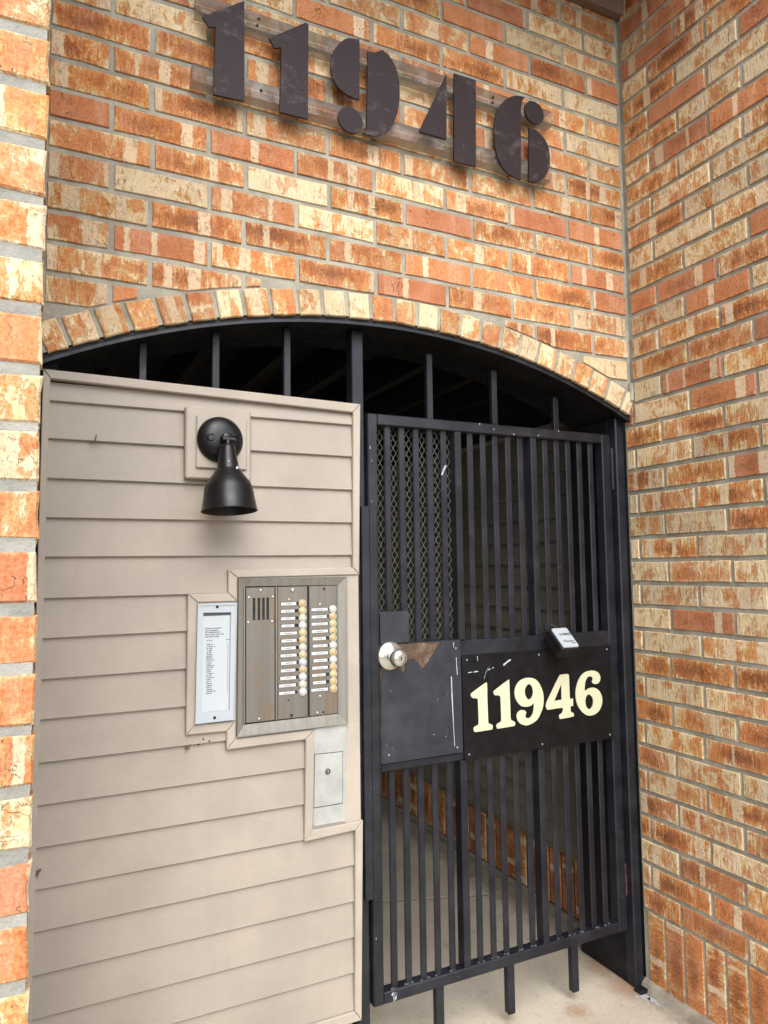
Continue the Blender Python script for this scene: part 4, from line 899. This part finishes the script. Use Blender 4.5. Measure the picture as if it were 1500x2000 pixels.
# knob
m = MB(); m.lathe([(0.54, 0.0), (0.53, 0.05), (0.48, 0.10), (0.30, 0.13), (0.22, 0.16), (0.21, 0.45), (0.26, 0.52)], (-11.90, GY-0.051, 14.80), (0, -1, 0), 36)
kn = part('knob_rosette', m, 'silver', gt, smooth=40)
m = MB(); m.lathe([(0.18, 0.46), (0.28, 0.50), (0.335, 0.60), (0.345, 0.70), (0.32, 0.82), (0.26, 0.90), (0.15, 0.935), (0.14, 0.92), (0.001, 0.92)], (-11.90, GY-0.051, 14.80), (0, -1, 0), 36)
kb2 = part('knob', m, 'silver', gt, smooth=40)
boxpart('keyhole', -11.915, -11.885, GY-0.985, GY-0.970, 14.73, 14.87, 'dark', kb2, 0.0)

# ------------------------------------------------------------------ address sign on the gate
sg = thing('address_sign', 'black plate with cream numerals 11946 screwed to the gate', 'sign', (-4.9, GY-0.03, 10.55))
m = MB(); m.prism([(-8.70, 10.57), (-1.05, 10.52), (-0.99, 14.57), (-8.73, 14.62)], GY-0.05, GY+0.018, 0.012); part('plate', m, 'signplate', sg)
def numeral(name, *keys): return outline_part(name, [smooth_loop(SIGN[k], 3) if len(SIGN[k]) > 3 else SIGN[k] for k in keys], GY-0.078, GY-0.0505, 'cream', sg)
numeral('numeral', 'one_a'); numeral('numeral', 'one_b'); numeral('numeral', 'nine', 'nine_hole'); numeral('numeral', 'four', 'four_hole'); numeral('numeral', 'six', 'six_hole')
for x, z in ((-8.50, 14.42), (-4.95, 14.40), (-1.22, 14.40), (-8.48, 10.75), (-4.90, 10.73), (-1.22, 10.71)): screw(x, GY-0.051, z, 0.045, sg, 'dullscrew')
def sgscratch(pts, wdt):
    m = MB()
    for a, b in zip(pts, pts[1:]):
        a, b = Vector(a), Vector(b); n_ = (b-a).normalized(); nn = Vector((-n_.y, n_.x))*wdt
        m.prism([tuple(a-nn), tuple(b-nn*0.6), tuple(b+nn*0.6), tuple(a+nn)], GY-0.0545, GY-0.0505)
    part('scratch', m, 'splash', sg)
sgscratch([(-8.45, 13.92), (-8.25, 13.93)], 0.018); sgscratch([(-8.18, 13.93), (-7.98, 13.94)], 0.026); sgscratch([(-6.75, 14.10), (-6.55, 14.22), (-6.38, 14.30)], 0.04)
sgscratch([(-7.5, 13.96), (-7.38, 14.0)], 0.02); sgscratch([(-7.30, 14.02), (-7.22, 14.04)], 0.02); sgscratch([(-7.7, 13.62), (-7.62, 13.85), (-7.48, 14.08)], 0.006); sgscratch([(-8.0, 14.66-.12), (-7.99, 14.35)], 0.014)

# ------------------------------------------------------------------ lock box hanging from a bar
lb = thing('key_lockbox', 'small black and grey lockbox hooked on a gate bar above the sign', 'lockbox', (-4.2, 0.6, 15.2))
tilt = R(-48)
def LBx(v): 
    x, y, z = v; return (-4.20+x, 0.56+y*math.cos(tilt)-z*math.sin(tilt), 15.34+y*math.sin(tilt)+z*math.cos(tilt))
def rrect(hx, z0, z1, r, n=5):
    out = []
    for cx_, cz_, a0 in ((hx-r, z1-r, 0), (-hx+r, z1-r, 90), (-hx+r, z0+r, 180), (hx-r, z0+r, 270)):
        out += [(cx_+r*math.cos(R(a0+90*i/n)), cz_+r*math.sin(R(a0+90*i/n))) for i in range(n+1)]
    return out
m = MB(); m.prism(rrect(0.47, -1.12, 0.03, 0.13), -0.20, 0.34, 0.06); m.v = [LBx(v) for v in m.v]; body = part('body', m, 'black', lb)
m = MB(); m.prism(rrect(0.41, -1.08, -0.02, 0.09), -0.26, -0.196, 0.03); m.v = [LBx(v) for v in m.v]; cov = part('cover', m, 'boxface', lb)
m = MB(); m.tube([LBx((-0.28, 0.12, 0.0)), LBx((-0.28, 0.14, 0.30)), LBx((-0.18, 0.16, 0.52)), LBx((0.0, 0.17, 0.58)), LBx((0.18, 0.16, 0.52)), LBx((0.28, 0.14, 0.30)), LBx((0.28, 0.12, 0.0))], 0.075, 10)
part('shackle', m, 'black', lb, smooth=60)
m = MB()
for x, ww, h in ((-0.22, .035, .09), (-0.15, .05, .10), (-0.07, .04, .10), (0.01, .13, .12), (0.17, .09, .11), (0.30, .06, .17)): m.box(x, x+ww, -0.266, -0.261, -0.40-h/2, -0.40+h/2)
m.v = [LBx(v) for v in m.v]; part('symbols', m, 'inkdark', cov)
text_part('lettering', 'Master', 0.20, 'inkdark', cov, LBx((0.02, -0.264, -0.78)), (R(90)+tilt, 0, 0), 0.25)
text_part('lettering', 'LOCK', 0.08, 'inkdark', cov, LBx((0.22, -0.264, -0.90)), (R(90)+tilt, 0, 0))

# ------------------------------------------------------------------ numerals on clear rails above the arch
hn = thing('house_number', 'large dark stencil numerals 11946 on two clear rails above the arch', 'house number', (-12, -0.3, 34))
for z0, z1, xa, xb in ((36.94, 37.56, -19.52, -4.42), (34.44, 35.05, -19.63, -4.58)):
    rl = boxpart('rail', xa, xb, -0.50, -0.03, z0, z1, 'acrylic', hn, 0.0)
    rl.data.materials.append(MAT['frosted'])
    for pl in rl.data.polygons:
        if abs(pl.normal.z) > 0.5: pl.material_index = 1
for x, z in ((-17.36, 37.36), (-17.41, 37.10), (-17.27, 34.75), (-7.49, 37.30), (-7.52, 37.08), (-7.45, 34.75), (-12.4, 34.72)):
    m = MB(); m.lathe([(0.055, 0.0), (0.055, 0.03), (0.001, 0.035)], (x, -0.503, z), (0, -1, 0), 10); part('screw', m, 'dark', hn)
def ell(L, n=28):
    cx_ = (L[2][0]+L[3][0])/2; cz_ = (L[0][1]+L[1][1])/2; rx = (L[3][0]-L[2][0])/2; rz = (L[0][1]-L[1][1])/2; r = (rx+rz)/2
    return [(cx_+r*math.cos(2*math.pi*i/n), cz_+r*math.sin(2*math.pi*i/n)) for i in range(n)]
def soft(pts, keep): # smooth only the bowed side of a stencil piece
    n = len(pts); out = []
    for i in range(n):
        p0, p1, p2, p3 = (Vector(pts[(i+k-1) % n]) for k in range(4))
        if i in keep or (i+1) % n in keep and i in keep: out.append(tuple(p1)); continue
        for s_ in range(3):
            t = s_/3
            a_ = p0 if i not in keep else p1; b_ = p3 if (i+1) % n not in keep else p2
            out.append(tuple(0.5*((2*p1)+(p2-a_)*t+(2*a_-5*p1+4*p2-b_)*t*t+(3*p1-a_-3*p2+b_)*t**3)))
    return out
def big(loops): outline_part('numeral', loops, -0.585, -0.505, 'numeral', hn)
big([NUM['one_a'][0]]); big([NUM['one_b'][0]])
big([soft(NUM['nine'][0], (0, 9)), soft(NUM['nine'][1], (0, 2, 12, 13, 14)), ell(NUM['nine_dot'])])
big(NUM['four'])
big([soft(NUM['six'][0], (0, 12, 13, 14, 15)), soft(NUM['six'][1], (0, 9, 10)), ell(NUM['six_dot'])])
